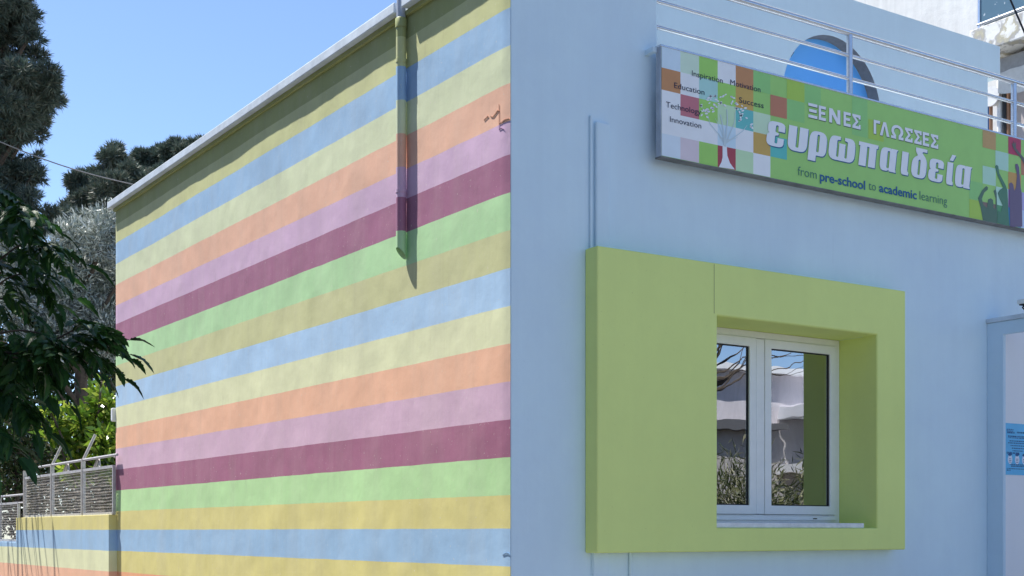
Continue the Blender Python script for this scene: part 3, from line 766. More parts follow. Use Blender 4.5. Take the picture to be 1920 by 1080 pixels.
for i, s_ in enumerate(sil):
    m_ = simple('silhouette print', tones[i], .45, 0, .05, 6, 0)
    if i == 2: m_ = simple('silhouette print', (.18, .13, .22, 1), .45, 0, .05, 6, 0)
    flat('printed_silhouette', [[[spx(*q) for q in s_]]], SY - .0036 - .0002 * i, m_, SG)

# ------------------------------------------------------------------ poster beside the entrance
pp0 = onY(1885, 793, -.0145); pp1 = onY(1885, 890, -.0145)
PW = .30; PY_ = -.0150
PO = thing('notice_poster', (pp0.x, PY_, pp1.z), 'light blue printed notice stuck on the white entrance wall', 'poster')
MB().box((pp0.x, PY_, pp1.z), (pp0.x + PW, PY_ + .0015, pp0.z)).build('paper', simple('blue paper', (.10, .50, .85, 1), .3, 0, .06, 12, .0004), PO)
INK = simple('blue ink', (.02, .10, .28, 1), .6, 0, .02, 10, 0); WINK = simple('white ink', (.8, .85, .95, 1), .6, 0, .02, 10, 0)
ph = pp0.z - pp1.z
mb = MB(); r3 = random.Random(5)
for f, x0, x1, h_ in [(.12, .05, .32, .007), (.15, .05, .30, .006), (.18, .07, .36, .012), (.17, .45, .95, .012), (.25, .1, .95, .010), (.28, .1, .9, .006), (.34, .16, .9, .008), (.38, .10, .85, .008),
                      (.43, .2, .8, .007), (.48, .25, .72, .008), (.53, .28, .70, .007), (.575, .05, .25, .016), (.575, .28, .55, .012), (.80, .2, .8, .008), (.83, .22, .85, .008), (.88, .05, .9, .006), (.91, .05, .2, .008)]:
    x = x0
    while x < x1:
        l = r3.uniform(.02, .07); z = pp0.z - f * ph
        mb.add([(pp0.x + x * PW, PY_ - .0006, z - h_ / 2), (pp0.x + min(x + l, x1) * PW, PY_ - .0006, z - h_ / 2), (pp0.x + min(x + l, x1) * PW, PY_ - .0006, z + h_ / 2), (pp0.x + x * PW, PY_ - .0006, z + h_ / 2)], [(0, 1, 2, 3)])
        x += l + r3.uniform(.008, .02)
tag(mb.build('printed_lines', INK, PO), kind='stuff')
for cx_ in (.18, .46, .74):
    X = pp0.x + cx_ * PW; Z = pp0.z - .70 * ph
    flat('printed_badge', [[[(X + .026 * math.cos(a), Z + .034 * math.sin(a)) for a in [2*math.pi*k/20 for k in range(20)]]]], PY_ - .0008, WINK, PO)
    flat('printed_badge_cap', [[[(X - .028, Z + .035), (X + .004, Z + .052), (X + .03, Z + .04), (X - .002, Z + .022)]]], PY_ - .0012, INK, PO)
    for dz in (.006, -.006, -.018):
        flat('printed_badge_line', [[[(X - .014, Z + dz), (X + .014, Z + dz), (X + .014, Z + dz - .004), (X - .014, Z + dz - .004)]]], PY_ - .0012, INK, PO)

# ------------------------------------------------------------------ low striped boundary wall and mesh fences
LX = -.09
yA = onX(204, 965, LX).y; yB = onX(30, 970, LX).y; zA = 1.818; zB = onX(15, 1016, LX).z
BW = thing('boundary_wall', (0, yA, 0), 'low striped boundary wall stepping down, continuing the side wall under the mesh fence', 'wall')
MB().grid_solid([LX, .14], [yA, yB, 40], [0, zB, zA], lambda i, j, k: not (j == 1 and k == 1)).build('wall', M['low_stripes'], BW, bevel=.004)

def fence_panel(par, y0, y1, z0, z1, x):
    mb = MB(); fr_ = .014
    for y in (y0, y1): mb.box((x - fr_, y - fr_, z0), (x + fr_, y + fr_, z1))
    for z in (z0, z1): mb.box((x - fr_ - .001, y0, z - fr_), (x + fr_ + .001, y1, z + fr_))
    mb.build('panel_frame', M['fence_w'], par)
    nw = int((z1 - z0) / .030)
    mw = MB()
    for k in range(1, nw):
        z = z0 + (z1 - z0) * k / nw; pts = []
        for j in range(9):
            y = y0 + (y1 - y0) * j / 8; pts.append((x - .012 + random.uniform(-.002, .002), y, z + random.uniform(-.0012, .0012) + (.002 * math.sin(j * .8 + k))))
        mw.tube(pts, .0030, 4, False)
    tag(mw.build('wire_rows', M['fence'], par), kind='stuff')
    md = MB(); L = y1 - y0; hgt = z1 - z0; st = .026; k = -int(hgt / st)
    while k * st < L:
        for sgn in (1, -1):
            a0 = k * st; a1 = a0 + hgt
            lo_, hi_ = max(0, a0), min(L, a1)
            if hi_ > lo_:
                za, zb_ = lo_ - a0, hi_ - a0
                ya, yb_ = (y0 + lo_, y0 + hi_) if sgn > 0 else (y1 - lo_, y1 - hi_)
                md.tube([(x, ya, z0 + za), (x, yb_, z0 + zb_)], .0008, 3, False)
        k += 1
    tag(md.build('wire_mesh', M['fence'], par), kind='stuff')
FX = -.045
y_e = LW - .01 + .01; yf = [onX(215, 900, FX).y + .01, onX(156, 900, FX).y, onX(98, 900, FX).y, onX(47, 900, FX).y]
zf0 = zA + .015; zf1 = onX(216, 874, FX).z; zf2 = onX(216, 853, FX).z
UF = thing('mesh_fence', (FX, yf[0], zA), 'grey wire mesh fence with slanted post tops on the taller step of the low wall', 'fence', None)
for i in range(3): fence_panel(UF, yf[i] + .035 + (0 if i else -.02), yf[i+1] - .035, zf0, zf1, FX)
def post(par, y, z0, z1, arm=True):
    mb = MB().box((FX - .02, y - .022, z0), (FX + .02, y + .022, z1)); mb.build('post', M['fence'], par, bevel=.003)
    if arm: MB().tube([(FX, y, z1 - .01), (FX + .13, y - .0, z1 + .27)], .016, 6).build('slanted_arm', M['fence'], par)
for y in yf[1:3]: post(UF, y, zA, zf2 + .01)
post(UF, yf[3], zA - .25, zf2 - .02, False); post(UF, yf[0] - .25 + .16 + .35, zA, zf1, False) if False else None
MB().tube([(FX, yf[0] - .1, zf2), (FX, yf[3] - .7, zf2)], .014, 8).build('top_rail', M['fence_w'], UF, smooth=True)
MB().tube([(FX + .05, yf[0] + .15, zf2 - .02), (FX + .18, yf[0] + .15, zf2 + .26)], .014, 6).build('slanted_arm', M['fence'], UF)
for yy in ((yf[0] + yf[1]) / 2 + .1, (yf[1] + yf[2]) / 2 + .1):
    for d in (-.13, -.06, .06, .12):
        MB().tube([(FX + .01, yy + d, zf1 + .0), (FX + .03, yy + d * .2, zf1 + .12)], .010, 5).build('brace', M['fence'], UF)
LF = thing('mesh_fence', (FX, yB, zB), 'lower grey wire mesh fence at the far left on the lower step of the wall', 'fence', None)
zl1 = onX(20, 944, FX).z; zl2 = onX(45, 927, FX).z
yy = yB + .05
for k in range(4):
    fence_panel(LF, yy, yy + 1.0, zB + .02, zl1, FX); post(LF, yy + 1.05, zB, zl2, False); yy += 1.1
MB().tube([(FX, yf[3], zl2), (FX, yy, zl2)], .013, 8).build('top_rail', M['fence_w'], LF, smooth=True)
MB().tube([(FX, yf[3], zl1), (FX, yB + .05, zl1)], .010, 8).build('side_rail', M['fence_w'], LF, smooth=True)

# meter box on the rear edge
mbx = onX(213, 778, 0)
WB = MB().box((-.035, LW + .002, 1.65 + 206/184.4), (.12, LW + .06, 1.65 + 231/184.4)).build('wall_box', M['white_pvc'], None, bevel=.01)
tag(WB, 'small white box fixed at the rear edge of the striped wall', 'box')

# ------------------------------------------------------------------ neighbour's house behind, at the right
NX = 10.2
NB = thing('apartment_building', (NX, 3, 0), 'weathered white apartment building with a balcony behind the terrace wall', 'building')
nb_y1 = onX(1480, 0, NX).y + 2
MB().box((NX, -1.5, 0), (NX + 8, nb_y1 + 3, 16)).build('wall', M['white_stucco'], NB)
BXo = NX - 1.0
gl_b = onX(1831, 52, BXo); gl_y = gl_b.y
z_rail_lo = onX(1831, 52, BXo).z; z_slab_b = onX(1866, 88, BXo).z; z_slab_t = onX(1831, 66, BXo).z + .0
z_slab_t = z_slab_b + .30; z_rail_lo = max(z_rail_lo, z_slab_t + .06)
print('balcony', gl_b, z_slab_b, onX(1831, 66, BXo))
def peel():
    m, t, p, o = newmat('peeling balcony paint')
    n1 = noise_tex(t, 3.2, 5, .6, wpos(t)); r = ramp(t, n1.outputs[0], [(.46, (.80, .79, .76, 1)), (.50, (.42, .41, .40, 1)), (.56, (.50, .46, .33, 1)), (.60, (.80, .79, .75, 1))])
    t.links.new(r.outputs[0], p.inputs['Base Color']); p.inputs['Roughness'].default_value = .9
    b = bump(t, p, n1.outputs[0], .6, .02); t.links.new(b.outputs[0], p.inputs['Normal']); return m
MB().box((BXo, -1.5, z_slab_b), (NX - .001, gl_y + .10, z_slab_t)).build('balcony_slab', peel(), NB, bevel=.01)
BG = simple('grey blue glass panel', (.10, .17, .22, 1), .35, 0, .2, 30, 0)
def spotted():
    m, t, p, o = newmat('spotted balcony panel')
    n1 = noise_tex(t, 22, 2, .5, wpos(t)); r = ramp(t, n1.outputs[0], [(.66, (.10, .18, .24, 1)), (.72, (.5, .56, .6, 1))]); t.links.new(r.outputs[0], p.inputs['Base Color'])
    p.inputs['Roughness'].default_value = .3; return m
MB().box((BXo + .03, -1.4, z_rail_lo), (BXo + .045, gl_y, z_rail_lo + .85)).build('balcony_panel', spotted(), NB)
MB().box((BXo + .045, gl_y - .012, z_rail_lo), (NX - .01, gl_y, z_rail_lo + .85)).build('balcony_panel', spotted(), NB)
MB().tube([(BXo + .035, -1.4, z_rail_lo - .015), (BXo + .035, gl_y + .01, z_rail_lo - .015)], .02, 8).build('balcony_rail', M['steel'], NB, smooth=True)
MB().tube([(BXo + .035, -1.4, z_rail_lo + .87), (BXo + .035, gl_y + .01, z_rail_lo + .87)], .025, 8).build('balcony_rail', M['steel'], NB, smooth=True)
for k in range(5):
    MB().box((BXo + .02, gl_y - .03 - k * 1.1, z_slab_t - .01), (BXo + .05, gl_y - k * 1.1, z_rail_lo + .86)).build('balcony_post', M['steel'], NB)
# awning under the slab
ay = onX(1877, 120, BXo + .25).y
AWM = simple('awning cloth', (.62, .60, .56, 1), .8, 0, .1, 8, .001)
AW = thing('awning', (BXo + .3, ay, z_slab_b - .4), 'rolled awning with scalloped edge under the neighbour\'s balcony', 'awning')
MB().box((BXo + .22, -1.4, z_slab_b - .26), (BXo + .40, ay, z_slab_b - .06)).build('awning_box', simple('awning box', (.30, .29, .28, 1), .6), AW, bevel=.02)
vs = []; fs = []; nn_ = 160; y0_ = ay; 
for k in range(nn_ + 1):
    y = y0_ - k * .03; xw = BXo + .2 + .012 * math.sin(k * .8)
    vs += [(xw, y, z_slab_b - .24), (xw - .01, y, z_slab_b - .48 - .07 * abs(math.sin((y - ay) * 4.2)))]
for k in range(nn_): fs.append((2*k, 2*k+1, 2*k+3, 2*k+2))
MB().add(vs, fs).build('valance', AWM, AW, smooth=True)
# pipes and fittings on the neighbour's wall
BR = simple('brown pipe', (.32, .17, .10, 1), .6); BLK = simple('black strip', (.02, .02, .022, 1), .6); WHP = simple('white pipe', (.78, .78, .78, 1), .5)
for px, r_, mt, nm in [(1853, .03, simple('blue pipe', (.04, .12, .30, 1), .5), 'pipe'), (1858, .022, BR, 'pipe'), (1875, .035, WHP, 'pipe'), (1885, .035, BLK, 'pipe'), (1891, .022, BR, 'pipe')]:
    q = onX(px, 200, BXo + .5); MB().tube([(BXo + .5, q.y, 3), (BXo + .5, q.y, z_slab_b - .002 - (0 if px > 1870 else .4))], r_, 8).build(nm, mt, NB, smooth=True)
q = onX(1862, 182, BXo + .45); q2 = onX(1912, 150, BXo + .5)
MB().tube([q + Vector((-.05, 0, 0)), q + Vector((.06, 0, 0))], [.12, .10], 16).build('cable_drum', WHP, NB, smooth=True)
MB().box((BXo + .55, -1.4, 3), (BXo + .60, onX(1893, 150, BXo + .55).y, z_slab_b - .0015)).build('shutter', simple('pinkish shutter', (.50, .44, .42, 1), .7, 0, .1, 3), NB)
# overhead cable across the balcony and one over the trees
a = wp(1886, -20, 8); b = wp(1925, 70, 8)
CB = MB().tube([a, (a + b) / 2, b], .006, 6).build('overhead_cable', simple('cable', (.03, .03, .035, 1), .6), None, smooth=True); tag(CB, 'dark slanting cable in front of the neighbour\'s balcony', 'cable')
a = wp(-60, 240, 22); b = wp(250, 346, 27)
pts = [a.lerp(b, k / 10) - Vector((0, 0, .10 * math.sin(math.pi * k / 10))) for k in range(11)]
CB2 = MB().tube(pts, .011, 6).build('overhead_cable', simple('cable', (.22, .22, .23, 1), .6), None, smooth=True); tag(CB2, 'thin grey cable running past the pine trees to the roof edge', 'cable')

# ------------------------------------------------------------------ vegetation
def leaf_cloud(centers, n, shape, size, seed=0, surf=.5):
    """n small faces spread through ellipsoids; shape: 'needle','leaf'"""
    r = np.random.default_rng(seed)
    C_ = np.array([c[:3] for c in centers]); Rr = np.array([[c[3], c[3], c[4] if len(c) > 4 else c[3]] for c in centers])
    wt = np.array([c[3] ** 2 for c in centers]); wt /= wt.sum()
    return C_, Rr, wt, r
def pts_in(centers, n, seed, inner=.35):
    C_, Rr, wt, r = leaf_cloud(centers, n, '', 1, seed)
    k = r.choice(len(C_), n, p=wt); d = r.normal(size=(n, 3)); d /= np.linalg.norm(d, axis=1)[:, None]
    rr = (inner + (1 - inner) * r.random(n) ** .6)[:, None]
    nz = np.array([mnoise.noise(Vector(tuple(q * 2.2 + C_[kk] * 1.7))) for q, kk in zip(d, k)])[:, None]
    return C_[k] + d * Rr[k] * rr * (1 + .35 * nz), d, r
def cloud_mesh(name, mat, par, P, D, r, L, Wd, per=1, spread=1.0, up=.3, fold=True):
    """for each point `per` blades: kite-shaped quads"""
    n = len(P) * per
    P = np.repeat(P, per, 0); D = np.repeat(D, per, 0)
    dirs = D * .9 + r.normal(size=(n, 3)) * spread; dirs[:, 2] += up
    dirs /= np.linalg.norm(dirs, axis=1)[:, None]
    side = np.cross(dirs, r.normal(size=(n, 3))); side /= np.linalg.norm(side, axis=1)[:, None]
    l = L * (.6 + .8 * r.random(n))[:, None]; w_ = Wd * (.7 + .6 * r.random(n))[:, None]
    V = np.empty((n, 4, 3)); V[:, 0] = P; V[:, 1] = P + dirs * l * .45 + side * w_; V[:, 2] = P + dirs * l; V[:, 3] = P + dirs * l * .45 - side * w_
    me = bpy.data.meshes.new(name); V = V.reshape(-1, 3)
    if par: V = V - np.array(worldloc(par))
    me.vertices.add(n * 4); me.vertices.foreach_set('co', V.ravel())
    me.loops.add(n * 4); me.loops.foreach_set('vertex_index', np.arange(n * 4, dtype=np.int32))
    me.polygons.add(n); me.polygons.foreach_set('loop_start', np.arange(0, n * 4, 4, dtype=np.int32))
    me.materials.append(mat); me.update(calc_edges=True)
    o = bpy.data.objects.new(name, me); COL.objects.link(o)
    if par: o.parent = par
    tag(o, kind='stuff')
    return o
def lumpy(cs, k, f, seed):
    r = random.Random(seed); out = []
    for c in cs:
        for _ in range(k):
            d = Vector((r.gauss(0, 1), r.gauss(0, 1), r.gauss(0, 1) * .9)).normalized() * c[3] * r.uniform(.45, .85)
            out.append((c[0] + d.x, c[1] + d.y, c[2] + d.z, c[3] * f * r.uniform(.7, 1.25), c[3] * f * .7 * r.uniform(.7, 1.2)))
    return out
def clumps(lst, v, jit=0, seed=1):
    r = random.Random(seed); out = []
    for c in lst:
        px, py, rp = c; vv = v + r.uniform(-jit, jit); p = wp(px, py, vv); out.append((p.x, p.y, p.z, rp * vv / F))
    return out
def tree(name, label, cat, lst, v, mat, n, L, Wd, per, base_px, trunk_r, jit=1, seed=1, spread=1.0, up=.3, inner=.35, group=None, sub=0):
    cs = clumps(lst, v, jit, seed)
    b = wp(base_px, 996, v); root = thing(name, (b.x, b.y, .0), label, cat, group)
    P, D, r = pts_in(lumpy(cs, sub, .42, seed) if sub else cs, n, seed, inner)
    cloud_mesh('crown', mat, root, P, D, r, L, Wd, per, spread, up)
    top = max(c[2] for c in cs); mb = MB()
    hub = Vector((b.x, b.y, min(c[2] for c in cs)))
    mb.tube([(b.x, b.y, .0), (b.x + .05, b.y, hub.z * .6), (b.x, b.y, hub.z + .3), (b.x - .1, b.y, hub.z + .5 * (top - hub.z))], [trunk_r, trunk_r * .8, trunk_r * .6, trunk_r * .3], 9)
    mb.build('trunk', M['bark'], root, smooth=True)
    mb = MB()
    for i, c in enumerate(cs):
        s_ = Vector((b.x, b.y, max(1.0, c[2] - 1.2 * abs(c[0] - b.x) - .4))); e = Vector(c[:3]); mid = (s_ + e) / 2 + Vector((0, 0, -.15))
        mb.tube([s_, mid, e], [trunk_r * .35, trunk_r * .22, .015], 6)
    mb.build('limbs', M['bark'], root, smooth=True)
    return root
pineA = [(0, 0, 62), (48, 15, 32), (60, 62, 26), (12, 70, 55), (35, 110, 45), (78, 150, 36), (20, 160, 66), (92, 188, 26), (62, 205, 40), (10, 225, 62), (45, 240, 38), (0, 285, 60), (48, 305, 30), (60, 328, 24), (15, 350, 50), (62, 378, 24), (25, 400, 50),
         (90, 400, 22), (-60, 50, 80), (-70, 170, 90), (-60, 300, 80), (-40, 420, 80), (-90, -80, 90), (0, -90, 60), (55, 430, 40), (10, 470, 50), (-30, 540, 60)]
tree('pine_tree', 'tall dark pine at the left edge, reaching out of the picture', 'tree', pineA, 24, M['pine'], 17000, .14, .009, 13, -60, .3, 1.0, 3, .75, .35, .2, 'pine trees behind the striped building', 9)
pineB = [(158, 352, 36), (210, 305, 36), (236, 340, 40), (192, 372, 50), (150, 392, 34), (225, 392, 48), (128, 420, 34), (180, 430, 50), (230, 440, 40), (185, 345, 36), (205, 335, 34), (215, 360, 44), (170, 375, 36), (245, 330, 24)]
tree('pine_tree', 'rounded grey-green pine right of the tall pine, behind the silvery tree', 'tree', pineB, 30, M['pine'], 8500, .15, .011, 13, 200, .25, 1.2, 5, .75, .35, .2, 'pine trees behind the striped building', 9)
pineC = [(272, 318, 34), (300, 302, 28), (330, 285, 26), (352, 280, 20), (305, 340, 44), (345, 320, 36), (280, 365, 44), (380, 262, 5)]
tree('pine_tree', 'pine showing its top just over the left end of the coping', 'tree', pineC, 33, M['pine'], 7500, .15, .011, 13, 310, .25, 1.0, 6, .75, .35, .2, 'pine trees behind the striped building', 9)
ol = [(205, 425, 42), (165, 432, 40), (130, 445, 36), (150, 470, 55), (195, 450, 45), (110, 510, 60), (180, 540, 65), (90, 570, 60), (215, 520, 50), (140, 610, 70), (200, 620, 60), (60, 500, 45), (70, 640, 55), (250, 560, 60), (30, 560, 50), (20, 440, 40), (250, 480, 40)]
tree('olive_tree', 'silvery grey olive tree between the pines and the striped wall', 'tree', ol, 20, M['olive'], 20000, .10, .010, 2, 150, .14, .7, 8, 1.0, .5, .2)
dk_ = [(60, 720, 70), (150, 700, 60), (210, 690, 50), (0, 680, 70), (110, 650, 60), (200, 640, 50), (40, 480, 40), (30, 600, 60), (170, 780, 60), (90, 800, 70), (20, 800, 70), (-60, 700, 100), (260, 760, 70), (-40, 860, 90), (60, 900, 80), (160, 880, 80), (240, 900, 70), (130, 560, 50), (10, 960, 80), (110, 960, 80), (200, 960, 80)]
tree('shrub_thicket', 'dark shaded thicket of shrubs behind the fence', 'shrub', dk_, 23, M['shrub'], 22000, .11, .025, 1, 60, .08, .6, 9, 1.0, .2, .1)
ci = [(190, 790, 34), (200, 755, 22), (160, 800, 34), (205, 830, 36), (130, 790, 28), (165, 840, 38), (180, 735, 12), (190, 715, 8), (100, 810, 26), (95, 770, 16), (220, 870, 40), (150, 880, 30)]
tree('citrus_bush', 'sunlit bush with glossy yellow-green leaves beside the striped wall, over the fence', 'bush', ci, 16.6, M['citrus'], 2600, .13, .028, 1, 180, .05, .4, 10, .9, .3, .25)
c2_ = [(40, 800, 40), (20, 850, 42), (70, 850, 40), (100, 860, 34), (10, 900, 40), (50, 890, 36), (-30, 850, 50), (120, 880, 30), (75, 790, 28), (10, 760, 36)]
tree('citrus_bush', 'darker glossy bush with reddish twigs at the left behind the fence', 'bush', c2_, 19.8, M['shrub'], 4200, .09, .02, 1, 30, .05, .4, 11, .9, .3, .2)

# near tree with big toothed leaves hanging in from the left
NT = thing('chinaberry_tree', (-4.55, .55, -.12), 'near leafy tree whose dark toothed leaves hang in from the left edge', 'tree')
tr_top = Vector((-4.3, .35, 3.6))
MB().tube([(-4.55, .55, -.12), (-4.5, .5, 1.2), (-4.42, .4, 2.4), tr_top, (-4.0, .4, 4.8)], [.14, .12, .10, .08, .03], 12).build('trunk', M['bark'], NT, smooth=True)
def leaflet_outline(L, Wd, teeth=5):
    pts = [(0, 0)]
    for k in range(teeth):
        t = (k + .75) / (teeth + .6); w_ = Wd * math.sin(math.pi * min(1, t ** .75)) ** .8
        pts.append((t * L, w_)); pts.append((t * L + L * .03, w_ * .72))
    pts.append((L, 0))
    return pts
def compound(seed):
    r = random.Random(seed); mb = MB()
    def leaflet(base, ang, L, Wd, droop, roll):
        up_ = leaflet_outline(L, Wd); low = [(a, -b) for a, b in up_[1:-1]][::-1]
        def tf(a, b):
            z = -droop * a * a / L + abs(b) * .25 + roll * b; ca, sa = math.cos(ang), math.sin(ang)
            return (base[0] + a * ca - b * sa, base[1] + a * sa + b * ca, base[2] + z)
        nmid = 5; mids = [(L * k / (nmid), 0) for k in range(nmid + 1)]
        # two halves folded at the midrib
        for half in (up_, [(a, -b) for a, b in up_]):
            vs = [tf(*q) for q in half]; ms = [tf(L * .5, 0)]
            fs = [(i, i + 1, len(vs)) for i in range(len(vs) - 1)]
            mb.add(vs + ms, fs)
    n = r.choice((3, 4, 4)); X = .0
    rl = .17
    pts = [(rl * k / 6, 0, -.10 * rl * (k / 6) ** 2 * 3) for k in range(7)]
    mb.tube(pts, .0014, 4, False)
    for i in range(n):
        f = .3 + .6 * i / n; k = f * rl; z = -.3 * rl * f * f
        for s_ in (1, -1): leaflet((k, 0, z), s_ * r.uniform(.7, 1.0), r.uniform(.05, .072), r.uniform(.012, .018), .45, r.uniform(-.4, .4))
    leaflet((rl, 0, -.3 * rl), r.uniform(-.2, .2), r.uniform(.08, .11), r.uniform(.017, .023), .5, r.uniform(-.4, .4))
    return mb
cms = []
for s_ in range(6):
    mb = compound(s_ + 20); me = bpy.data.meshes.new('compound_leaf'); me.from_pydata(mb.v, [], mb.f); me.materials.append(M['melia']); me.update(); cms.append(me)
rl_ = random.Random(12)
def smooth_path(pts, n=14):
    out = []
    P = [pts[0]] + pts + [pts[-1]]
    for i in range(1, len(P) - 2):
        for k in range(n // (len(pts) - 1) + 1):
            t = k / (n // (len(pts) - 1) + 1)
            out.append(.5 * ((2*P[i]) + (-P[i-1] + P[i+1]) * t + (2*P[i-1] - 5*P[i] + 4*P[i+1] - P[i+2]) * t*t + (-P[i-1] + 3*P[i] - 3*P[i+1] + P[i+2]) * t**3))
    out.append(P[-2]); return out
leaf_specs = []
def branch(pp, r0, leaves, hang=.9, fork=True):
    pts = [tr_top + Vector((0, 0, 0))] + [wp(*q) for q in pp] if len(pp[0]) == 3 else pp
    path = smooth_path(pts, 24)
    MB().tube(path, [r0 * (1 - .85 * i / (len(path) - 1)) for i in range(len(path))], 6).build('branch', M['bark'], NT, smooth=True)
    m = len(path)
    for i in range(leaves):
        t = .45 + .55 * (i + rl_.random()) / leaves if len(pp) > 2 else .3 + .7 * (i + rl_.random()) / leaves
        k = min(m - 2, int(t * (m - 1))); p = path[k].lerp(path[k+1], t * (m - 1) - k); d = (path[k+1] - path[k]).normalized()
        leaf_specs.append((p, d, hang))
    leaf_specs.append((path[-1], d, .5)); leaf_specs.append((path[-1], d, .9))
branch([(-282, 640, 5.5), (0, 662, 5.25), (83, 645, 5.1), (150, 612, 5.0)], .014, 12, .45)
branch([(-222, 560, 5.6), (-42, 440, 5.3), (8, 400, 5.2), (33, 385, 5.1)], .010, 11, .8)
branch([(-222, 500, 5.6), (-62, 380, 5.5), (-12, 350, 5.4)], .010, 9, .8)
branch([(-222, 620, 5.6), (-22, 500, 5.5), (38, 460, 5.3), (83, 455, 5.2)], .010, 12, .8)
branch([(-222, 640, 5.6), (-42, 560, 5.5), (18, 520, 5.4), (68, 510, 5.3)], .010, 11, .8)
branch([(-242, 720, 5.4), (-42, 640, 5.2), (28, 620, 5.1), (78, 625, 5.0)], .011, 13, .7)
branch([(-242, 720, 5.5), (-42, 680, 5.3), (18, 670, 5.2), (73, 680, 5.1)], .010, 12, .8)
branch([(-242, 780, 5.5), (-62, 720, 5.3), (-7, 720, 5.2), (23, 740, 5.1)], .009, 11, .8)
branch([(-262, 820, 5.4), (-82, 770, 5.2), (-37, 790, 5.0)], .009, 9, .9)
branch([(-242, 680, 5.9), (-52, 580, 5.8), (8, 560, 5.7), (48, 580, 5.6)], .010, 12, .8)
branch([(-242, 650, 6.1), (-62, 660, 6.0), (-2, 640, 5.9), (38, 660, 5.8)], .010, 12, .8)
branch([(-222, 520, 6.0), (-52, 430, 6.0), (-12, 410, 5.9)], .010, 9, .8)
# the two long tips against the wall
leaf_specs.append((wp(168, 628, 5.0), Vector((RX, RY, -.25)).normalized(), .15)); leaf_specs.append((wp(165, 660, 5.0), Vector((RX, RY, -.45)).normalized(), .15))
leaf_specs.append((wp(138, 632, 5.0), Vector((RX, RY, -.1)).normalized(), .2)); leaf_specs.append((wp(130, 640, 5.05), Vector((RX, RY, -.6)).normalized(), .3))
spec_all = list(leaf_specs)
for (p, d, h_) in leaf_specs:            # a second, looser leaf near each first one, until 300
    if len(spec_all) >= 175: break
    spec_all.append((p + Vector((rl_.uniform(-.05, .02), rl_.uniform(-.05, .05), rl_.uniform(-.06, .02))), d, 1.0))
for (p, d, h_) in spec_all:
    dd = d * .6 + Vector((RX, RY, 0)) * .35 + Vector((rl_.uniform(-.8, .8), rl_.uniform(-.8, .8), 0)) * (h_ if h_ > .3 else .1); dd.z -= h_ * rl_.uniform(.05, .95); dd.normalize()
    nrm = Vector((rl_.uniform(-.5, .5), rl_.uniform(-.5, .5), 1)); y_ = nrm.cross(dd).normalized(); z_ = dd.cross(y_)
    o = bpy.data.objects.new('leaf', rl_.choice(cms)); COL.objects.link(o); o.parent = NT
    s_ = rl_.uniform(.8, 1.25) if h_ > .3 else 1.0
    mt_ = Matrix((dd * s_, y_ * s_, z_ * s_)).transposed().to_4x4(); mt_.translation = p - Vector(NT.location); o.matrix_local = mt_
print('leaves', len(spec_all))
# upper crown, above and left of the picture: keeps the low branches in shade
crown = [(-3.3, .1, 5.2, .8, .5), (-3.75, .75, 4.7, 1.0, .7), (-4.3, 0, 4.6, 1.1, .8), (-4.9, .9, 4.4, 1.2, .9), (-4.4, 1.6, 4.7, 1.0, .8), (-4.9, -.4, 4.0, 1.1, .9), (-3.95, 1.25, 5.3, 1.0, .7), (-5.2, .4, 3.0, .9, .8), (-4.6, -.7, 3.2, .75, .8)]
P, D, r = pts_in(crown, 11000, 21, .1)
cloud_mesh('upper_crown', M['melia'], NT, P, D, r, .14, .03, 1, 1.0, -.2)

# second street tree out of the picture: its bare hanging twigs draw the streaks on the low wall
ST = thing('street_tree', (-2.3, 13.2, 0), 'street tree left of the picture with thin twigs hanging by the low wall', 'tree')
MB().tube([(-2.3, 13.2, 0), (-2.25, 13.1, 2.4), (-2.0, 12.9, 4.4), (-1.5, 12.6, 5.6)], [.12, .10, .07, .03], 10).build('trunk', M['bark'], ST, smooth=True)
r5 = random.Random(4)
for k in range(8):
    y = 10.9 + k * .33 + r5.uniform(-.1, .1); x = -.85 + r5.uniform(-.1, .15); z0 = 5.2 + r5.uniform(-.3, .2); z1 = r5.uniform(2.3, 3.7)
    pts = [(-2.0, 12.9, 4.4 + .3), (x - .5, y + .3, z0 + .4), (x, y + .12, z0), (x + .02, y + r5.uniform(-.1, .1) , (z0 + z1) / 2), (x + .05, y - .35 + r5.uniform(-.1, .1), z1)]
    MB().tube(pts, [.024, .02, .018, r5.choice((.012, .024)), .006], 6).build('hanging_twig', M['bark'], ST, smooth=True)

# ------------------------------------------------------------------ across the street (seen only in the window panes)
OB = thing('street_house', (17, -16, 0), 'pale house with balcony slabs across the street, mirrored in the window panes', 'building')
OW = plaster('opposite wall paint', (.66, .62, .66, 1), .06); OW2 = plaster('opposite grey wall', (.46, .43, .43, 1), .1)
MB().box((8, -24, 0), (26.5, -16, 5.3)).build('wall', OW, OB)
MB().box((8, -15.999, 0), (18.3, -15.9, 4.1)).build('base_wall', OW2, OB)
MB().box((18.3, -16, 4.3), (26, -14.6, 4.55)).build('balcony_slab', M['white_wall'], OB)
MB().box((18.3, -16, 3.0), (26, -14.9, 3.2)).build('balcony_slab', M['white_wall'], OB)
MB().box((18.3, -15.999, 3.22), (26, -15.95, 4.28)).build('shaded_opening', OW2, OB)
MB().box((7.8, -24.2, 5.3), (26.7, -15.7, 5.45)).build('roof_slab', M['white_wall'], OB)
MB().box((8, -15.9, 3.95), (18.3, -15.6, 4.15)).build('ledge', simple('dark ledge', (.12, .12, .13, 1), .7), OB)
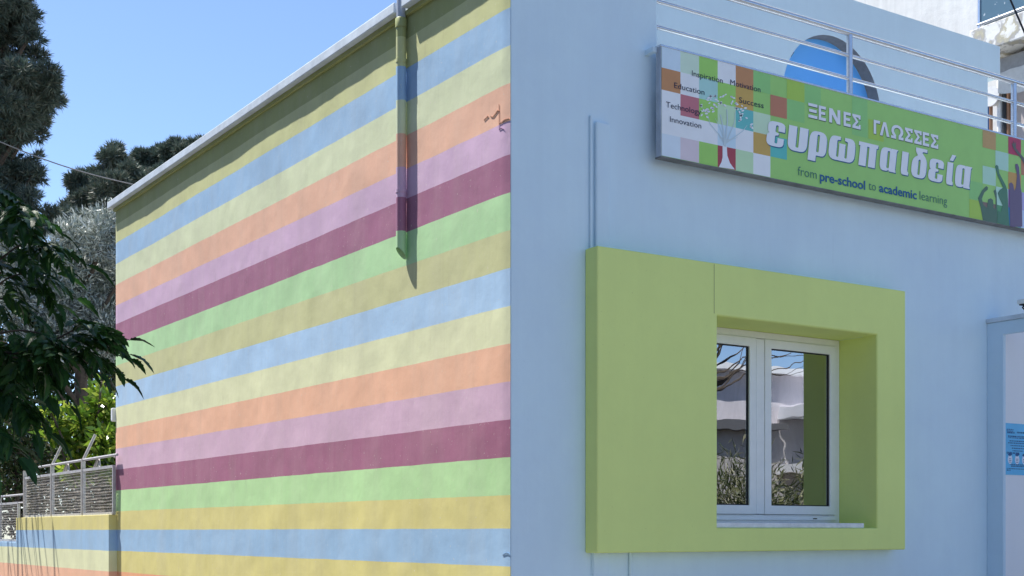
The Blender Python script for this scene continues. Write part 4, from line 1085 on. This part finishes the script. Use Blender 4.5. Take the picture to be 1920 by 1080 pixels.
for k in range(3):
    MB().tube([(8 + 0, -15.5, 5.5 + .35 * (k + 1)), (17, -15.5, 5.7 + .35 * (k + 1)), (26, -15.5, 5.5 + .3 * (k + 1))], .02, 6).build('roof_rail', M['steel'], OB)
HD = thing('street_hedge', (17, -11, 0), 'brushy hedge across the street, mirrored in the lower half of the window', 'hedge')
hc = [(8 + i * 1.0 + random.uniform(-.3, .3), -11.2 + random.uniform(-.3, .3), 1.3 + random.uniform(-.2, .5), 1.1, 1.45) for i in range(18)]
P, D, r = pts_in(hc, 60000, 31, .05); cloud_mesh('foliage', M['hedge'], HD, P, D, r, .22, .012, 1, 1.0, .3)
TR = thing('street_tree', (12.5, -12.5, 0), 'bare branching tree across the street, mirrored at the top of the window', 'tree')
mb = MB(); mb.tube([(12.5, -12.5, 0), (12.6, -12.5, 2.5), (12.9, -12.4, 4.6)], [.12, .1, .07], 8)
rt = random.Random(8)
for k in range(34):
    p = Vector((12.9, -12.4, 4.2 + rt.uniform(0, .8))); a_ = rt.uniform(0, 6.28); d_ = Vector((math.cos(a_), math.sin(a_) * .4, rt.uniform(.3, 1.1)))
    q1_ = p + d_ * 1.0; q2_ = q1_ + (d_ + Vector((rt.uniform(-.6, .6), 0, rt.uniform(-.5, .3)))) * 1.0
    mb.tube([p, q1_, q2_, q2_ + d_ * .9], [.022, .014, .008, .004], 5)
mb.build('trunk', M['bark'], TR, smooth=True)

# house added out of the picture on the left, blocks sky light from there
SH = thing('street_house', (-14, 6, 0), 'plain house added outside the left edge of the picture to block sky light', 'building')
MB().box((-20, -14, 0), (-9.6, 30, 9.0)).build('wall', plaster('sky blocker wall', (.34, .31, .27, 1), .1), SH)
MB().box((-20.3, -14.3, 9.0), (-9.3, 30.3, 9.2)).build('roof_slab', M['kerb'], SH)
wmb = None
for i in range(9):
    y = -11 + i * 4.4
    for z in (1.0, 4.0, 7.0):
        f_ = MB().box((-9.6, y, z), (-9.56, y + 1.3, z + 1.5)).build('window', M['white_pvc'], SH)
        MB().box((-9.56, y + .07, z + .07), (-9.55, y + 1.23, z + 1.43)).build('pane', M['gasket'], f_)
